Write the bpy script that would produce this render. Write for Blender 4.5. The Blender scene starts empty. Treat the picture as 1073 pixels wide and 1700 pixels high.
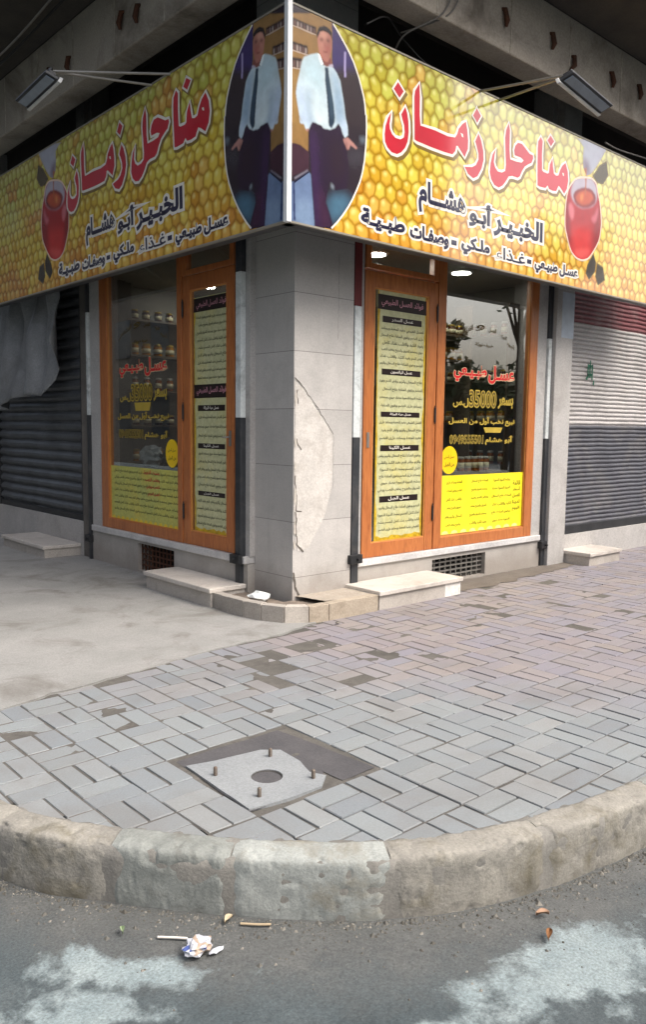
import bpy, bmesh, math, random
from mathutils import Vector, Matrix, noise
from mathutils.geometry import tessellate_polygon
random.seed(7)
SC = bpy.context.scene
COL = SC.collection
R = math.radians

# ------------------------------------------------------------------ camera
CAMH = 1.35
cam = bpy.data.cameras.new('camera')
camo = bpy.data.objects.new('camera', cam)
COL.objects.link(camo)
pitch, az, roll = math.atan2(139.6, 1338.0), 0.8411, 0.0119
fw = Vector((math.cos(az), math.sin(az), 0)); rt = Vector((math.sin(az), -math.cos(az), 0)); up = Vector((0, 0, 1))
cF = fw*math.cos(pitch) - up*math.sin(pitch)
cD = -(up*math.cos(pitch) + fw*math.sin(pitch))
cR = math.cos(roll)*rt - math.sin(roll)*cD
cD = math.sin(roll)*rt + math.cos(roll)*cD
m = Matrix((cR, -cD, -cF)).transposed().to_4x4()
m.translation = Vector((0, 0, CAMH))
camo.matrix_world = m
cam.sensor_fit = 'VERTICAL'
cam.sensor_height = 24.0
cam.lens = 24.0*1338.0/1700.0
cam.clip_start = 0.05
cam.clip_end = 1000
SC.camera = camo

# ------------------------------------------------------------------ world, sun, exposure
SUN_EL, SUN_AZ = R(52), R(-66)          # direction towards the sun, azimuth measured from +X
w = bpy.data.worlds.new('World'); SC.world = w; w.use_nodes = True
nt = w.node_tree
sky = nt.nodes.new('ShaderNodeTexSky'); sky.sky_type = 'NISHITA'; sky.sun_disc = False
sky.sun_elevation = SUN_EL; sky.sun_rotation = R(90) - SUN_AZ
sky.air_density = 1.0; sky.dust_density = 9.0; sky.ozone_density = 1.5
hs = nt.nodes.new('ShaderNodeHueSaturation'); hs.inputs['Saturation'].default_value = 0.62   # cloud cover greys the sky
nt.links.new(sky.outputs[0], hs.inputs['Color']); nt.links.new(hs.outputs[0], nt.nodes['Background'].inputs[0])
nt.nodes['Background'].inputs[1].default_value = 0.15
sl = bpy.data.lights.new('sun', 'SUN'); sl.energy = 0.6; sl.angle = R(35); sl.color = (1.0, 0.97, 0.93)
slo = bpy.data.objects.new('sun', sl); COL.objects.link(slo)
sd = Vector((math.cos(SUN_EL)*math.cos(SUN_AZ), math.cos(SUN_EL)*math.sin(SUN_AZ), math.sin(SUN_EL)))
slo.rotation_euler = sd.to_track_quat('Z', 'Y').to_euler()
SC.view_settings.view_transform = 'Standard'
SC.view_settings.look = 'None'
SC.view_settings.exposure = 1.02
SC.view_settings.gamma = 1.0
SC.cycles.max_bounces = 8
SC.cycles.transparent_max_bounces = 16
SC.cycles.use_denoising = True
SC.cycles.caustics_reflective = False
SC.cycles.caustics_refractive = False

# ------------------------------------------------------------------ helpers
WORLD = {}
def thing(name, label, cat, loc=(0, 0, 0), group=None):
    o = bpy.data.objects.new(name, None); COL.objects.link(o)
    o.location = loc; o.empty_display_size = 0.1
    WORLD[o.name] = Matrix.Translation(loc)
    return tag(o, label, cat, group)
def tag(o, label=None, cat=None, group=None, kind=None):
    if label: o['label'] = label
    if cat: o['category'] = cat
    if group: o['group'] = group
    if kind: o['kind'] = kind
    return o
class MB:
    """collects faces with material slots"""
    def __init__(s): s.v = []; s.f = []; s.m = []; s.sm = []
    def add(s, vs, fs, mi=0, smooth=False):
        b = len(s.v); s.v += [tuple(p) for p in vs]
        for f in fs: s.f.append([b+i for i in f]); s.m.append(mi); s.sm.append(smooth)
        return s
    def box(s, x0, x1, y0, y1, z0, z1, mi=0, M=None):
        vs = [(x, y, z) for x in (x0, x1) for y in (y0, y1) for z in (z0, z1)]
        if M: vs = [M @ Vector(p) for p in vs]
        return s.add(vs, [(0,1,3,2),(4,6,7,5),(0,4,5,1),(2,3,7,6),(0,2,6,4),(1,5,7,3)], mi)
    def tube(s, pts, r, n=8, mi=0, cap=True):
        pts = [Vector(p) for p in pts]; rings = []
        a = None
        for i, p in enumerate(pts):
            d = (pts[min(i+1, len(pts)-1)] - pts[max(i-1, 0)]).normalized()
            if a is None: a = d.orthogonal().normalized()
            a = (a - d*a.dot(d)).normalized()
            b = d.cross(a)
            rr = r[i] if isinstance(r, (list, tuple)) else r
            rings.append([p + (a*math.cos(t)+b*math.sin(t))*rr for t in [2*math.pi*k/n for k in range(n)]])
        vs = [q for g in rings for q in g]; fs = []
        for i in range(len(pts)-1):
            for k in range(n): fs.append((i*n+k, i*n+(k+1) % n, (i+1)*n+(k+1) % n, (i+1)*n+k))
        s.add(vs, fs, mi, True)
        if cap:
            s.add(rings[0], [tuple(reversed(range(n)))], mi); s.add(rings[-1], [tuple(range(n))], mi)
        return s
    def lathe(s, prof, c, n=16, mi=0, smooth=True):
        cx, cy, cz = c; vs = []
        for r, z in prof: vs += [(cx+r*math.cos(2*math.pi*k/n), cy+r*math.sin(2*math.pi*k/n), cz+z) for k in range(n)]
        fs = []
        for i in range(len(prof)-1):
            for k in range(n): fs.append((i*n+k, i*n+(k+1) % n, (i+1)*n+(k+1) % n, (i+1)*n+k))
        fs.append(tuple(reversed(range(n)))); fs.append(tuple((len(prof)-1)*n+k for k in range(n)))
        return s.add(vs, fs, mi, smooth)
    def poly(s, pts, M, d, mi=0, thick=0.0):
        """flat polygon, pts in the 2D space of mapping M"""
        t = tessellate_polygon([[Vector((a, b, 0)) for a, b in pts]])
        return s.add([M(a, b, d) for a, b in pts], [tuple(x) for x in t], mi)
    def each(s, name, mats, parent=None, bevel=0.0):
        """every box collected so far becomes an object of its own"""
        for k in range(0, len(s.v), 8):
            b = MB(); b.add(s.v[k:k+8], [[i-k for i in f] for f in s.f if k <= f[0] < k+8]); b.build(name, mats, parent, bevel)
    def build(s, name, mats, parent=None, bevel=0.0, seg=2):
        me = bpy.data.meshes.new(name); me.from_pydata(s.v, [], s.f)
        for mt in (mats if isinstance(mats, (list, tuple)) else [mats]): me.materials.append(mt)
        me.polygons.foreach_set('material_index', s.m)
        me.polygons.foreach_set('use_smooth', s.sm)
        me.update()
        bm = bmesh.new(); bm.from_mesh(me)
        bmesh.ops.recalc_face_normals(bm, faces=bm.faces)
        bm.to_mesh(me); bm.free()
        o = bpy.data.objects.new(name, me); COL.objects.link(o)
        if bevel:
            b = o.modifiers.new('bevel', 'BEVEL'); b.width = bevel; b.segments = seg; b.limit_method = 'ANGLE'
        WORLD[o.name] = Matrix.Identity(4)
        if parent:
            o.parent = parent; o.matrix_parent_inverse = WORLD[parent.name].inverted()
        return o

# ---- materials
def mk(name):
    mt = bpy.data.materials.new(name); mt.use_nodes = True
    return mt, mt.node_tree, mt.node_tree.nodes['Principled BSDF']
def N(nt, typ, **kw):
    n = nt.nodes.new(typ)
    for k, v in kw.items():
        if k.startswith('i_'):
            key = k[2:]
            n.inputs[int(key) if key.isdigit() else key].default_value = v
        else: setattr(n, k, v)
    return n
def L(nt, a, b): nt.links.new(a, b)
def c4(c): return (c[0], c[1], c[2], 1)
def hexc(h):
    v = [int(h[i:i+2], 16)/255 for i in (0, 2, 4)]
    return tuple(x/12.92 if x <= 0.04045 else ((x+0.055)/1.055)**2.4 for x in v)
def noise_node(nt, scale, detail=6, rough=0.6, vec=None, dist=0.0):
    n = N(nt, 'ShaderNodeTexNoise'); n.inputs['Scale'].default_value = scale
    n.inputs['Detail'].default_value = detail; n.inputs['Roughness'].default_value = rough
    n.inputs['Distortion'].default_value = dist
    if vec is not None: L(nt, vec, n.inputs['Vector'])
    return n
def ramp(nt, fac, stops, interp='LINEAR'):
    r = N(nt, 'ShaderNodeValToRGB'); r.color_ramp.interpolation = interp
    e = r.color_ramp.elements
    while len(e) < len(stops): e.new(0.5)
    for el, (p, c) in zip(e, stops):
        el.position = p; el.color = c4(c) if len(c) == 3 else c
    L(nt, fac, r.inputs[0]); return r
def mixc(nt, fac, a, b, mode='MIX'):
    x = N(nt, 'ShaderNodeMix', data_type='RGBA', blend_type=mode)
    for s_, val in ((0, fac), (6, a), (7, b)):
        if isinstance(val, (int, float)): x.inputs[s_].default_value = val
        elif isinstance(val, tuple): x.inputs[s_].default_value = c4(val)
        else: L(nt, val, x.inputs[s_])
    return x.outputs[2]
def maprange(nt, val, a, b, c=0.0, d=1.0):
    n = N(nt, 'ShaderNodeMapRange'); L(nt, val, n.inputs[0])
    for i, x in zip((1, 2, 3, 4), (a, b, c, d)): n.inputs[i].default_value = x
    return n.outputs[0]
def mth(nt, op, a, b=None, clamp=False):
    n = N(nt, 'ShaderNodeMath', operation=op); n.use_clamp = clamp
    for i, val in enumerate((a, b)):
        if val is None: continue
        if isinstance(val, (int, float)): n.inputs[i].default_value = val
        else: L(nt, val, n.inputs[i])
    return n.outputs[0]
def bump(nt, b, h, strength=0.3, dist=0.01):
    n = N(nt, 'ShaderNodeBump'); n.inputs['Strength'].default_value = strength; n.inputs['Distance'].default_value = dist
    L(nt, h, n.inputs['Height']); L(nt, n.outputs[0], b.inputs['Normal'])
def coords(nt): return N(nt, 'ShaderNodeTexCoord').outputs['Object']
def surf(name, c1, c2, scale=3.0, rough=0.7, bmp=0.2, fine=60.0, metal=0.0, dirt=None, dirt_scale=1.5, dirt_amt=0.5, spec=0.5, stretch=None):
    """two-tone mottled surface with fine grain and optional dirt patches"""
    mt, nt, b = mk(name)
    co = coords(nt)
    if stretch:
        mp = N(nt, 'ShaderNodeMapping'); mp.inputs['Scale'].default_value = stretch; L(nt, co, mp.inputs[0]); co = mp.outputs[0]
    n1 = noise_node(nt, scale, 7, 0.62, co)
    col = mixc(nt, maprange(nt, n1.outputs[0], 0.3, 0.7), c1, c2)
    n2 = noise_node(nt, fine, 3, 0.6, co)
    col = mixc(nt, 0.55, col, ramp(nt, n2.outputs[0], [(0.3, (0.36,)*3), (0.7, (0.64,)*3)]).outputs[0], 'OVERLAY')
    if dirt:
        n3 = noise_node(nt, dirt_scale, 8, 0.7, co, 0.6)
        f = maprange(nt, n3.outputs[0], 0.5, 0.68, 0, dirt_amt)
        col = mixc(nt, f, col, dirt)
    L(nt, col, b.inputs['Base Color'])
    b.inputs['Roughness'].default_value = rough; b.inputs['Metallic'].default_value = metal
    b.inputs['Specular IOR Level'].default_value = spec
    if bmp:
        h = mth(nt, 'ADD', mth(nt, 'MULTIPLY', n1.outputs[0], 0.6), mth(nt, 'MULTIPLY', n2.outputs[0], 0.4))
        bump(nt, b, h, bmp, 0.01)
    return mt
def flat(name, c, rough=0.5, spec=0.4, metal=0.0, var=0.12, vs=9.0):
    mt, nt, b = mk(name)
    if name.startswith('print_'):                     # glossy laminated print
        b.inputs['Coat Weight'].default_value = 1.0; b.inputs['Coat Roughness'].default_value = 0.06; b.inputs['Coat IOR'].default_value = 1.55
    n = noise_node(nt, vs, 5, 0.6, coords(nt))
    lo = tuple(x*(1-var) for x in c); hi = tuple(min(1, x*(1+var)) for x in c)
    L(nt, mixc(nt, maprange(nt, n.outputs[0], 0.3, 0.7), lo, hi), b.inputs['Base Color'])
    b.inputs['Roughness'].default_value = rough; b.inputs['Specular IOR Level'].default_value = spec
    b.inputs['Metallic'].default_value = metal
    return mt
def emit(name, c, s):
    mt, nt, b = mk(name)
    b.inputs['Base Color'].default_value = c4(c); b.inputs['Emission Color'].default_value = c4(c); b.inputs['Emission Strength'].default_value = s
    return mt

# ---- lettering (Arabic letters put in their joined forms and in visual order)
FORM = {'ا':(0xFE8D,0xFE8E,0,0),'أ':(0xFE83,0xFE84,0,0),'ب':(0xFE8F,0xFE90,0xFE91,0xFE92),'ة':(0xFE93,0xFE94,0,0),'ت':(0xFE95,0xFE96,0xFE97,0xFE98),'ث':(0xFE99,0xFE9A,0xFE9B,0xFE9C),'ج':(0xFE9D,0xFE9E,0xFE9F,0xFEA0),'ح':(0xFEA1,0xFEA2,0xFEA3,0xFEA4),'خ':(0xFEA5,0xFEA6,0xFEA7,0xFEA8),'د':(0xFEA9,0xFEAA,0,0),'ذ':(0xFEAB,0xFEAC,0,0),'ر':(0xFEAD,0xFEAE,0,0),'ز':(0xFEAF,0xFEB0,0,0),'س':(0xFEB1,0xFEB2,0xFEB3,0xFEB4),'ش':(0xFEB5,0xFEB6,0xFEB7,0xFEB8),'ص':(0xFEB9,0xFEBA,0xFEBB,0xFEBC),'ض':(0xFEBD,0xFEBE,0xFEBF,0xFEC0),'ط':(0xFEC1,0xFEC2,0xFEC3,0xFEC4),'ع':(0xFEC9,0xFECA,0xFECB,0xFECC),'غ':(0xFECD,0xFECE,0xFECF,0xFED0),'ف':(0xFED1,0xFED2,0xFED3,0xFED4),'ق':(0xFED5,0xFED6,0xFED7,0xFED8),'ك':(0xFED9,0xFEDA,0xFEDB,0xFEDC),'ل':(0xFEDD,0xFEDE,0xFEDF,0xFEE0),'م':(0xFEE1,0xFEE2,0xFEE3,0xFEE4),'ن':(0xFEE5,0xFEE6,0xFEE7,0xFEE8),'ه':(0xFEE9,0xFEEA,0xFEEB,0xFEEC),'و':(0xFEED,0xFEEE,0,0),'ي':(0xFEF1,0xFEF2,0xFEF3,0xFEF4),'ئ':(0xFE89,0xFE8A,0xFE8B,0xFE8C),'ء':(0xFE80,0,0,0)}
TAT = 'ـ'
def shape(s):
    out = []; num = ''
    for i, c in enumerate(s):
        if c.isdigit(): num += c; continue
        if num: out.append(num); num = ''
        if c not in FORM: out.append(c); continue
        f = FORM[c]
        p = i > 0 and (s[i-1] == TAT or (s[i-1] in FORM and FORM[s[i-1]][2] != 0)) and f[1]
        n = i < len(s)-1 and (s[i+1] == TAT or (s[i+1] in FORM and FORM[s[i+1]][1] != 0)) and f[2]
        out.append(chr(f[3 if p and n else 1 if p else 2 if n else 0]))
    if num: out.append(num)
    return ''.join(reversed(out))
def curve_mesh(cu):
    ob = bpy.data.objects.new('tmp', cu); COL.objects.link(ob)
    dg = bpy.context.evaluated_depsgraph_get(); dg.update()
    me = bpy.data.meshes.new_from_object(ob.evaluated_get(dg))
    v = [tuple(x.co) for x in me.vertices]; f = [tuple(p.vertices) for p in me.polygons]
    bpy.data.objects.remove(ob); bpy.data.curves.remove(cu); bpy.data.meshes.remove(me)
    return v, f
TXT = {}
def text2d(s, off=0.0, stroke=0.0):
    k = (s, off, stroke)
    if k in TXT: return TXT[k]
    cu = bpy.data.curves.new('t', 'FONT'); cu.body = shape(s); cu.resolution_u = 3; cu.offset = off
    if stroke: cu.fill_mode = 'FRONT' if False else 'BOTH'; cu.bevel_depth = stroke; cu.bevel_resolution = 0
    TXT[k] = curve_mesh(cu); return TXT[k]
def islands(nv, fs):
    p = list(range(nv))
    def find(i):
        while p[i] != i: p[i] = p[p[i]]; i = p[i]
        return i
    for f in fs:
        for i in f[1:]: p[find(f[0])] = find(i)
    return [find(i) for i in range(nv)]
def put_text(mb, s, box, M, d, mi=0, off=0.0, stroke=0.0, fit=True, thick=0.0004, skew=0.0):
    """letters fitted into box=(a0,a1,b0,b1) on the surface mapping M, d outwards"""
    v0, f0 = text2d(s, 0.0, 0.0)
    if not v0: return
    xs = [p[0] for p in v0]; ys = [p[1] for p in v0]
    lx, hx, ly, hy = min(xs), max(xs), min(ys), max(ys)
    sx = (box[1]-box[0])/(hx-lx); sy = (box[3]-box[2])/(hy-ly)
    v, f = text2d(s, off, stroke)
    isl = islands(len(v), f); ids = sorted(set(isl), key=lambda r: v[r][0]); rank = {r: i % 3 for i, r in enumerate(ids)}
    zs = max(abs(p[2]) for p in v) or 1
    out = []
    for i, p in enumerate(v):
        a = box[0]+(p[0]-lx)*sx; b = box[2]+(p[1]-ly)*sy + skew*(a-box[0])
        out.append(M(a, b, d + rank[isl[i]]*0.00012 + (p[2]/zs*thick if stroke else 0)))
    mb.add(out, f, mi)
def put_stroke(mb, polys, M, d, r, mi=0, thick=0.0004, sh=(0, 0)):
    cu = bpy.data.curves.new('s', 'CURVE'); cu.dimensions = '3D'; cu.bevel_depth = r; cu.bevel_resolution = 1
    for P in polys:
        sp = cu.splines.new('POLY'); sp.points.add(len(P)-1); sp.use_cyclic_u = True
        for q, (a, b) in zip(sp.points, P): q.co = (a, b, 0, 1)
    v, f = curve_mesh(cu)
    mb.add([M(p[0]+sh[0], p[1]+sh[1], d + p[2]/r*thick) for p in v], f, mi)
def smooth_poly(P, it=1):
    for _ in range(it):
        Q = []
        for i in range(len(P)):
            a, b = Vector(P[i]), Vector(P[(i+1) % len(P)])
            Q += [tuple(a*0.8+b*0.2), tuple(a*0.2+b*0.8)]
        P = Q
    return P

# ------------------------------------------------------------------ surface mappings
RY, LX = 4.5, 3.64                       # facade planes
def MR(a, b, d): return (a, RY-d, b)
def ML(a, b, d): return (LX-d, -a, b)    # a = -y, so a grows to the viewer's right
SX, SY, SZ0, SZ1, SLEN = 3.25, 4.0, 2.62, 3.905, 5.3
def SR(a, b, d): return (SX+a, SY-d, b)
def SL(a, b, d): return (SX-d, SY-a, b)

# ------------------------------------------------------------------ materials of the place
def paver_mat():
    mt, nt, b = mk('paver_concrete')
    co = coords(nt)
    rnd = N(nt, 'ShaderNodeNewGeometry').outputs['Random Per Island']
    grey = ramp(nt, rnd, [(0.0, hexc('767b7f')), (0.3, hexc('838889')), (0.6, hexc('7b8083')), (0.85, hexc('878a8a')), (1.0, hexc('74797b'))]).outputs[0]
    pink = ramp(nt, rnd, [(0.0, hexc('857c7b')), (0.5, hexc('7f7c85')), (1.0, hexc('8a827f'))]).outputs[0]
    sp = N(nt, 'ShaderNodeSeparateXYZ'); L(nt, co, sp.inputs[0])
    big = noise_node(nt, 0.9, 3, 0.5, co)
    t = mth(nt, 'ADD', mth(nt, 'MULTIPLY', sp.outputs[0], 0.55), mth(nt, 'MULTIPLY', sp.outputs[1], 0.42))
    t = mth(nt, 'ADD', t, mth(nt, 'MULTIPLY', big.outputs[0], 1.3))
    t = mth(nt, 'ADD', t, mth(nt, 'MULTIPLY', rnd, 0.35))
    col = mixc(nt, maprange(nt, t, 3.35, 4.1), grey, pink)
    n1 = noise_node(nt, 7, 8, 0.7, co)
    col = mixc(nt, maprange(nt, n1.outputs[0], 0.45, 0.75, 0, 0.35), col, hexc('7d7a76'))
    n2 = noise_node(nt, 130, 3, 0.65, co)
    col = mixc(nt, 0.6, col, ramp(nt, n2.outputs[0], [(0.3, (0.42,)*3), (0.7, (0.58,)*3)]).outputs[0], 'OVERLAY')
    n3 = noise_node(nt, 1.3, 6, 0.65, co, 0.4)
    col = mixc(nt, maprange(nt, n3.outputs[0], 0.5, 0.72, 0, 0.5), col, hexc('6b6662'))
    L(nt, col, b.inputs['Base Color']); b.inputs['Roughness'].default_value = 0.75
    bump(nt, b, mth(nt, 'ADD', mth(nt, 'MULTIPLY', n1.outputs[0], 0.7), mth(nt, 'MULTIPLY', n2.outputs[0], 0.3)), 0.14, 0.006)
    return mt
def road_mat():
    mt, nt, b = mk('road_asphalt')
    co = coords(nt)
    sp = N(nt, 'ShaderNodeSeparateXYZ'); L(nt, co, sp.inputs[0])
    n1 = noise_node(nt, 6, 8, 0.7, co)
    n2 = noise_node(nt, 120, 5, 0.75, co)
    dark = mixc(nt, maprange(nt, n1.outputs[0], 0.35, 0.65), hexc('3b4447'), hexc('4f5759'))
    dusty = mixc(nt, maprange(nt, n1.outputs[0], 0.35, 0.7), hexc('5c5d5b'), hexc('4d4f4e'))
    # a band of dust that the kerb keeps: distance from the pavement's corner centre
    ctr = N(nt, 'ShaderNodeVectorMath', operation='DISTANCE'); L(nt, co, ctr.inputs[0]); ctr.inputs[1].default_value = (2.62, 3.05, -0.2)
    dn = mth(nt, 'ADD', ctr.outputs['Value'], mth(nt, 'MULTIPLY', n1.outputs[0], 0.35))
    col = mixc(nt, maprange(nt, dn, 1.98, 2.2), dusty, dark)
    # pale cement film, damp sheen put into its colour, ragged and wetted in places
    n3 = noise_node(nt, 4.6, 10, 0.66, co, 0.2)
    film = None
    for cx_, cy_, rx, ry, ang in ((1.04, 1.98, 0.34, 0.11, -46), (0.80, 1.90, 0.26, 0.15, -40), (2.02, 1.13, 0.44, 0.17, -14), (1.52, 1.22, 0.10, 0.06, -40), (2.9, .85, .6, .2, -6), (0.2, 2.3, 0.6, .2, -60)):
        mp = N(nt, 'ShaderNodeMapping', vector_type='TEXTURE'); mp.inputs['Location'].default_value = (cx_, cy_, -0.2)
        mp.inputs['Rotation'].default_value = (0, 0, R(ang)); mp.inputs['Scale'].default_value = (rx, ry, 1); L(nt, co, mp.inputs[0])
        ln = N(nt, 'ShaderNodeVectorMath', operation='LENGTH'); L(nt, mp.outputs[0], ln.inputs[0])
        f = mth(nt, 'SUBTRACT', 1.0, ln.outputs['Value'])
        film = f if film is None else mth(nt, 'MAXIMUM', film, f)
    film = mth(nt, 'ADD', film, mth(nt, 'MULTIPLY', mth(nt, 'SUBTRACT', n3.outputs[0], 0.54), 4.4))
    fm = maprange(nt, film, -0.12, 0.4)
    pale = mixc(nt, maprange(nt, n1.outputs[0], 0.35, 0.65), hexc('7f8c8e'), hexc('95a0a0'))
    col = mixc(nt, mth(nt, 'MULTIPLY', fm, 0.9), col, pale)
    col = mixc(nt, 0.8, col, ramp(nt, n2.outputs[0], [(0.3, (0.22,)*3), (0.7, (0.76,)*3)]).outputs[0], 'OVERLAY')
    n4 = noise_node(nt, 420, 1, 0.5, co)
    col = mixc(nt, maprange(nt, n4.outputs[0], 0.70, 0.76, 0, 0.25), col, hexc('a9a69d'))
    L(nt, col, b.inputs['Base Color'])
    L(nt, maprange(nt, n1.outputs[0], 0.3, 0.7, 0.55, 0.85), b.inputs['Roughness'])
    bump(nt, b, mth(nt, 'ADD', mth(nt, 'MULTIPLY', n1.outputs[0], 0.5), n2.outputs[0]), 0.5, 0.006)
    return mt
def comb_mat():
    """printed honeycomb: hexagonal cells, lime, yellow and orange"""
    mt, nt, b = mk('printed_honeycomb')
    uv = N(nt, 'ShaderNodeUVMap').outputs[0]
    nz = noise_node(nt, 3.4, 3, 0.55, uv)
    dv = N(nt, 'ShaderNodeVectorMath', operation='SCALE'); L(nt, nz.outputs['Color'], dv.inputs[0]); dv.inputs['Scale'].default_value = 0.11
    av = N(nt, 'ShaderNodeVectorMath', operation='ADD'); L(nt, uv, av.inputs[0]); L(nt, dv.outputs[0], av.inputs[1])
    sc = N(nt, 'ShaderNodeVectorMath', operation='MULTIPLY'); L(nt, av.outputs[0], sc.inputs[0]); sc.inputs[1].default_value = (9.2, 8.9, 0)
    P = N(nt, 'ShaderNodeVectorMath', operation='ADD'); L(nt, sc.outputs[0], P.inputs[0]); P.inputs[1].default_value = (200, 173.2051, 0)
    def cell(off):
        a = N(nt, 'ShaderNodeVectorMath', operation='ADD'); L(nt, P.outputs[0], a.inputs[0]); a.inputs[1].default_value = off
        mo = N(nt, 'ShaderNodeVectorMath', operation='MODULO'); L(nt, a.outputs[0], mo.inputs[0]); mo.inputs[1].default_value = (1, 1.7320508, 1)
        s = N(nt, 'ShaderNodeVectorMath', operation='SUBTRACT'); L(nt, mo.outputs[0], s.inputs[0]); s.inputs[1].default_value = (0.5, 0.8660254, 0)
        ln = N(nt, 'ShaderNodeVectorMath', operation='LENGTH'); L(nt, s.outputs[0], ln.inputs[0])
        return s.outputs[0], ln.outputs['Value']
    ga, la = cell((0, 0, 0)); gb, lb = cell((0.5, 0.8660254, 0))
    sel = mth(nt, 'LESS_THAN', la, lb)
    mv = N(nt, 'ShaderNodeMix', data_type='VECTOR'); L(nt, sel, mv.inputs[0]); L(nt, gb, mv.inputs[4]); L(nt, ga, mv.inputs[5])
    gv = mv.outputs[1]
    ab = N(nt, 'ShaderNodeVectorMath', operation='ABSOLUTE'); L(nt, gv, ab.inputs[0])
    dt = N(nt, 'ShaderNodeVectorMath', operation='DOT_PRODUCT'); L(nt, ab.outputs[0], dt.inputs[0]); dt.inputs[1].default_value = (0.5, 0.8660254, 0)
    sx = N(nt, 'ShaderNodeSeparateXYZ'); L(nt, ab.outputs[0], sx.inputs[0])
    hexd = mth(nt, 'MAXIMUM', dt.outputs['Value'], sx.outputs[0])
    idv = N(nt, 'ShaderNodeVectorMath', operation='SUBTRACT'); L(nt, P.outputs[0], idv.inputs[0]); L(nt, gv, idv.inputs[1])
    sn = N(nt, 'ShaderNodeVectorMath', operation='SNAP'); L(nt, idv.outputs[0], sn.inputs[0]); sn.inputs[1].default_value = (0.25, 0.433, 1)
    wn = N(nt, 'ShaderNodeTexWhiteNoise', noise_dimensions='3D'); L(nt, sn.outputs[0], wn.inputs[0])
    rv = wn.outputs['Value']
    su = N(nt, 'ShaderNodeSeparateXYZ'); L(nt, uv, su.inputs[0])
    big = noise_node(nt, 1.6, 3, 0.5, idv.outputs[0]); big.inputs['Scale'].default_value = 0.22
    # v: 0 bottom .. 1.28 top; lime in the upper half, yellow in the middle, orange along the bottom
    h = mth(nt, 'ADD', su.outputs[1], mth(nt, 'MULTIPLY', mth(nt, 'SUBTRACT', rv, 0.5), 0.22))
    h = mth(nt, 'ADD', h, mth(nt, 'MULTIPLY', mth(nt, 'SUBTRACT', big.outputs[0], 0.5), 1.1))
    hue = ramp(nt, mth(nt, 'DIVIDE', h, 1.3), [(0.0, hexc('de9230')), (0.16, hexc('e6a832')), (0.32, hexc('e8c23a')), (0.5, hexc('e4d044')), (0.68, hexc('d8ca46')), (0.84, hexc('bdc84c')), (1.0, hexc('c6c858'))]).outputs[0]
    org = noise_node(nt, 0.35, 2, 0.5, idv.outputs[0]); org.inputs['Scale'].default_value = 0.27
    hue = mixc(nt, maprange(nt, org.outputs[0], 0.56, 0.64, 0, 0.8), hue, hexc('dd8a35'))
    hue = mixc(nt, mth(nt, 'MULTIPLY', rv, 0.45), hue, hexc('f0e078'))
    hue = mixc(nt, maprange(nt, wn.outputs['Value'], 0.55, 0.0, 0.0, 0.4), hue, hexc('b98a24'))
    shade = ramp(nt, hexd, [(0.0, (1.0, 1.0, 1.0)), (0.28, (0.97, 0.96, 0.9)), (0.38, (0.82, 0.77, 0.62)), (0.445, (0.62, 0.54, 0.34)), (0.5, (0.52, 0.42, 0.22))]).outputs[0]
    col = mixc(nt, 1.0, hue, shade, 'MULTIPLY')
    sg = N(nt, 'ShaderNodeVectorMath', operation='DISTANCE'); L(nt, gv, sg.inputs[0]); sg.inputs[1].default_value = (-0.13, 0.2, 0)
    col = mixc(nt, maprange(nt, sg.outputs['Value'], 0.02, 0.26, 0.6, 0.0), col, hexc('f6ef9c'))
    L(nt, col, b.inputs['Base Color']); b.inputs['Roughness'].default_value = 0.12; b.inputs['Specular IOR Level'].default_value = 0.8; b.inputs['Coat Weight'].default_value = 1.0; b.inputs['Coat Roughness'].default_value = 0.06; b.inputs['Coat IOR'].default_value = 1.55
    return mt
def wood_mat():
    mt, nt, b = mk('varnished_orange_wood')
    co = coords(nt)
    mp = N(nt, 'ShaderNodeMapping'); mp.inputs['Scale'].default_value = (9, 9, 1.2); L(nt, co, mp.inputs[0])
    n = noise_node(nt, 3.5, 7, 0.65, mp.outputs[0], 1.2)
    col = ramp(nt, n.outputs[0], [(0.25, hexc('854a2c')), (0.5, hexc('b16c3c')), (0.75, hexc('c27d4a'))]).outputs[0]
    n2 = noise_node(nt, 2.2, 5, 0.6, co)
    col = mixc(nt, maprange(nt, n2.outputs[0], 0.4, 0.7, 0, 0.4), col, hexc('a65c30'))
    L(nt, col, b.inputs['Base Color']); b.inputs['Roughness'].default_value = 0.32
    bump(nt, b, n.outputs[0], 0.08, 0.004)
    return mt
def glass_mat():
    mt, nt, b = mk('window_glass')
    for n in list(nt.nodes):
        if n.type == 'BSDF_PRINCIPLED': nt.nodes.remove(n)
    out = [n for n in nt.nodes if n.type == 'OUTPUT_MATERIAL'][0]
    fr = N(nt, 'ShaderNodeFresnel')
    bf = N(nt, 'ShaderNodeNewGeometry').outputs['Backfacing']; L(nt, maprange(nt, bf, 0, 1, 1.75, 1/1.75), fr.inputs[0])
    tr = N(nt, 'ShaderNodeBsdfTransparent'); tr.inputs[0].default_value = (0.94, 0.96, 0.94, 1)
    gl = N(nt, 'ShaderNodeBsdfGlossy'); gl.inputs['Roughness'].default_value = 0.006
    nz = noise_node(nt, 1.4, 2, 0.5, coords(nt))
    bp = N(nt, 'ShaderNodeBump'); bp.inputs['Strength'].default_value = 0.02; bp.inputs['Distance'].default_value = 0.02
    L(nt, nz.outputs[0], bp.inputs['Height']); L(nt, bp.outputs[0], gl.inputs['Normal'])
    mx = N(nt, 'ShaderNodeMixShader'); L(nt, mth(nt, 'MULTIPLY', fr.outputs[0], 2.6, True), mx.inputs[0]); L(nt, tr.outputs[0], mx.inputs[1]); L(nt, gl.outputs[0], mx.inputs[2])
    L(nt, mx.outputs[0], out.inputs[0])
    return mt
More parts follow.
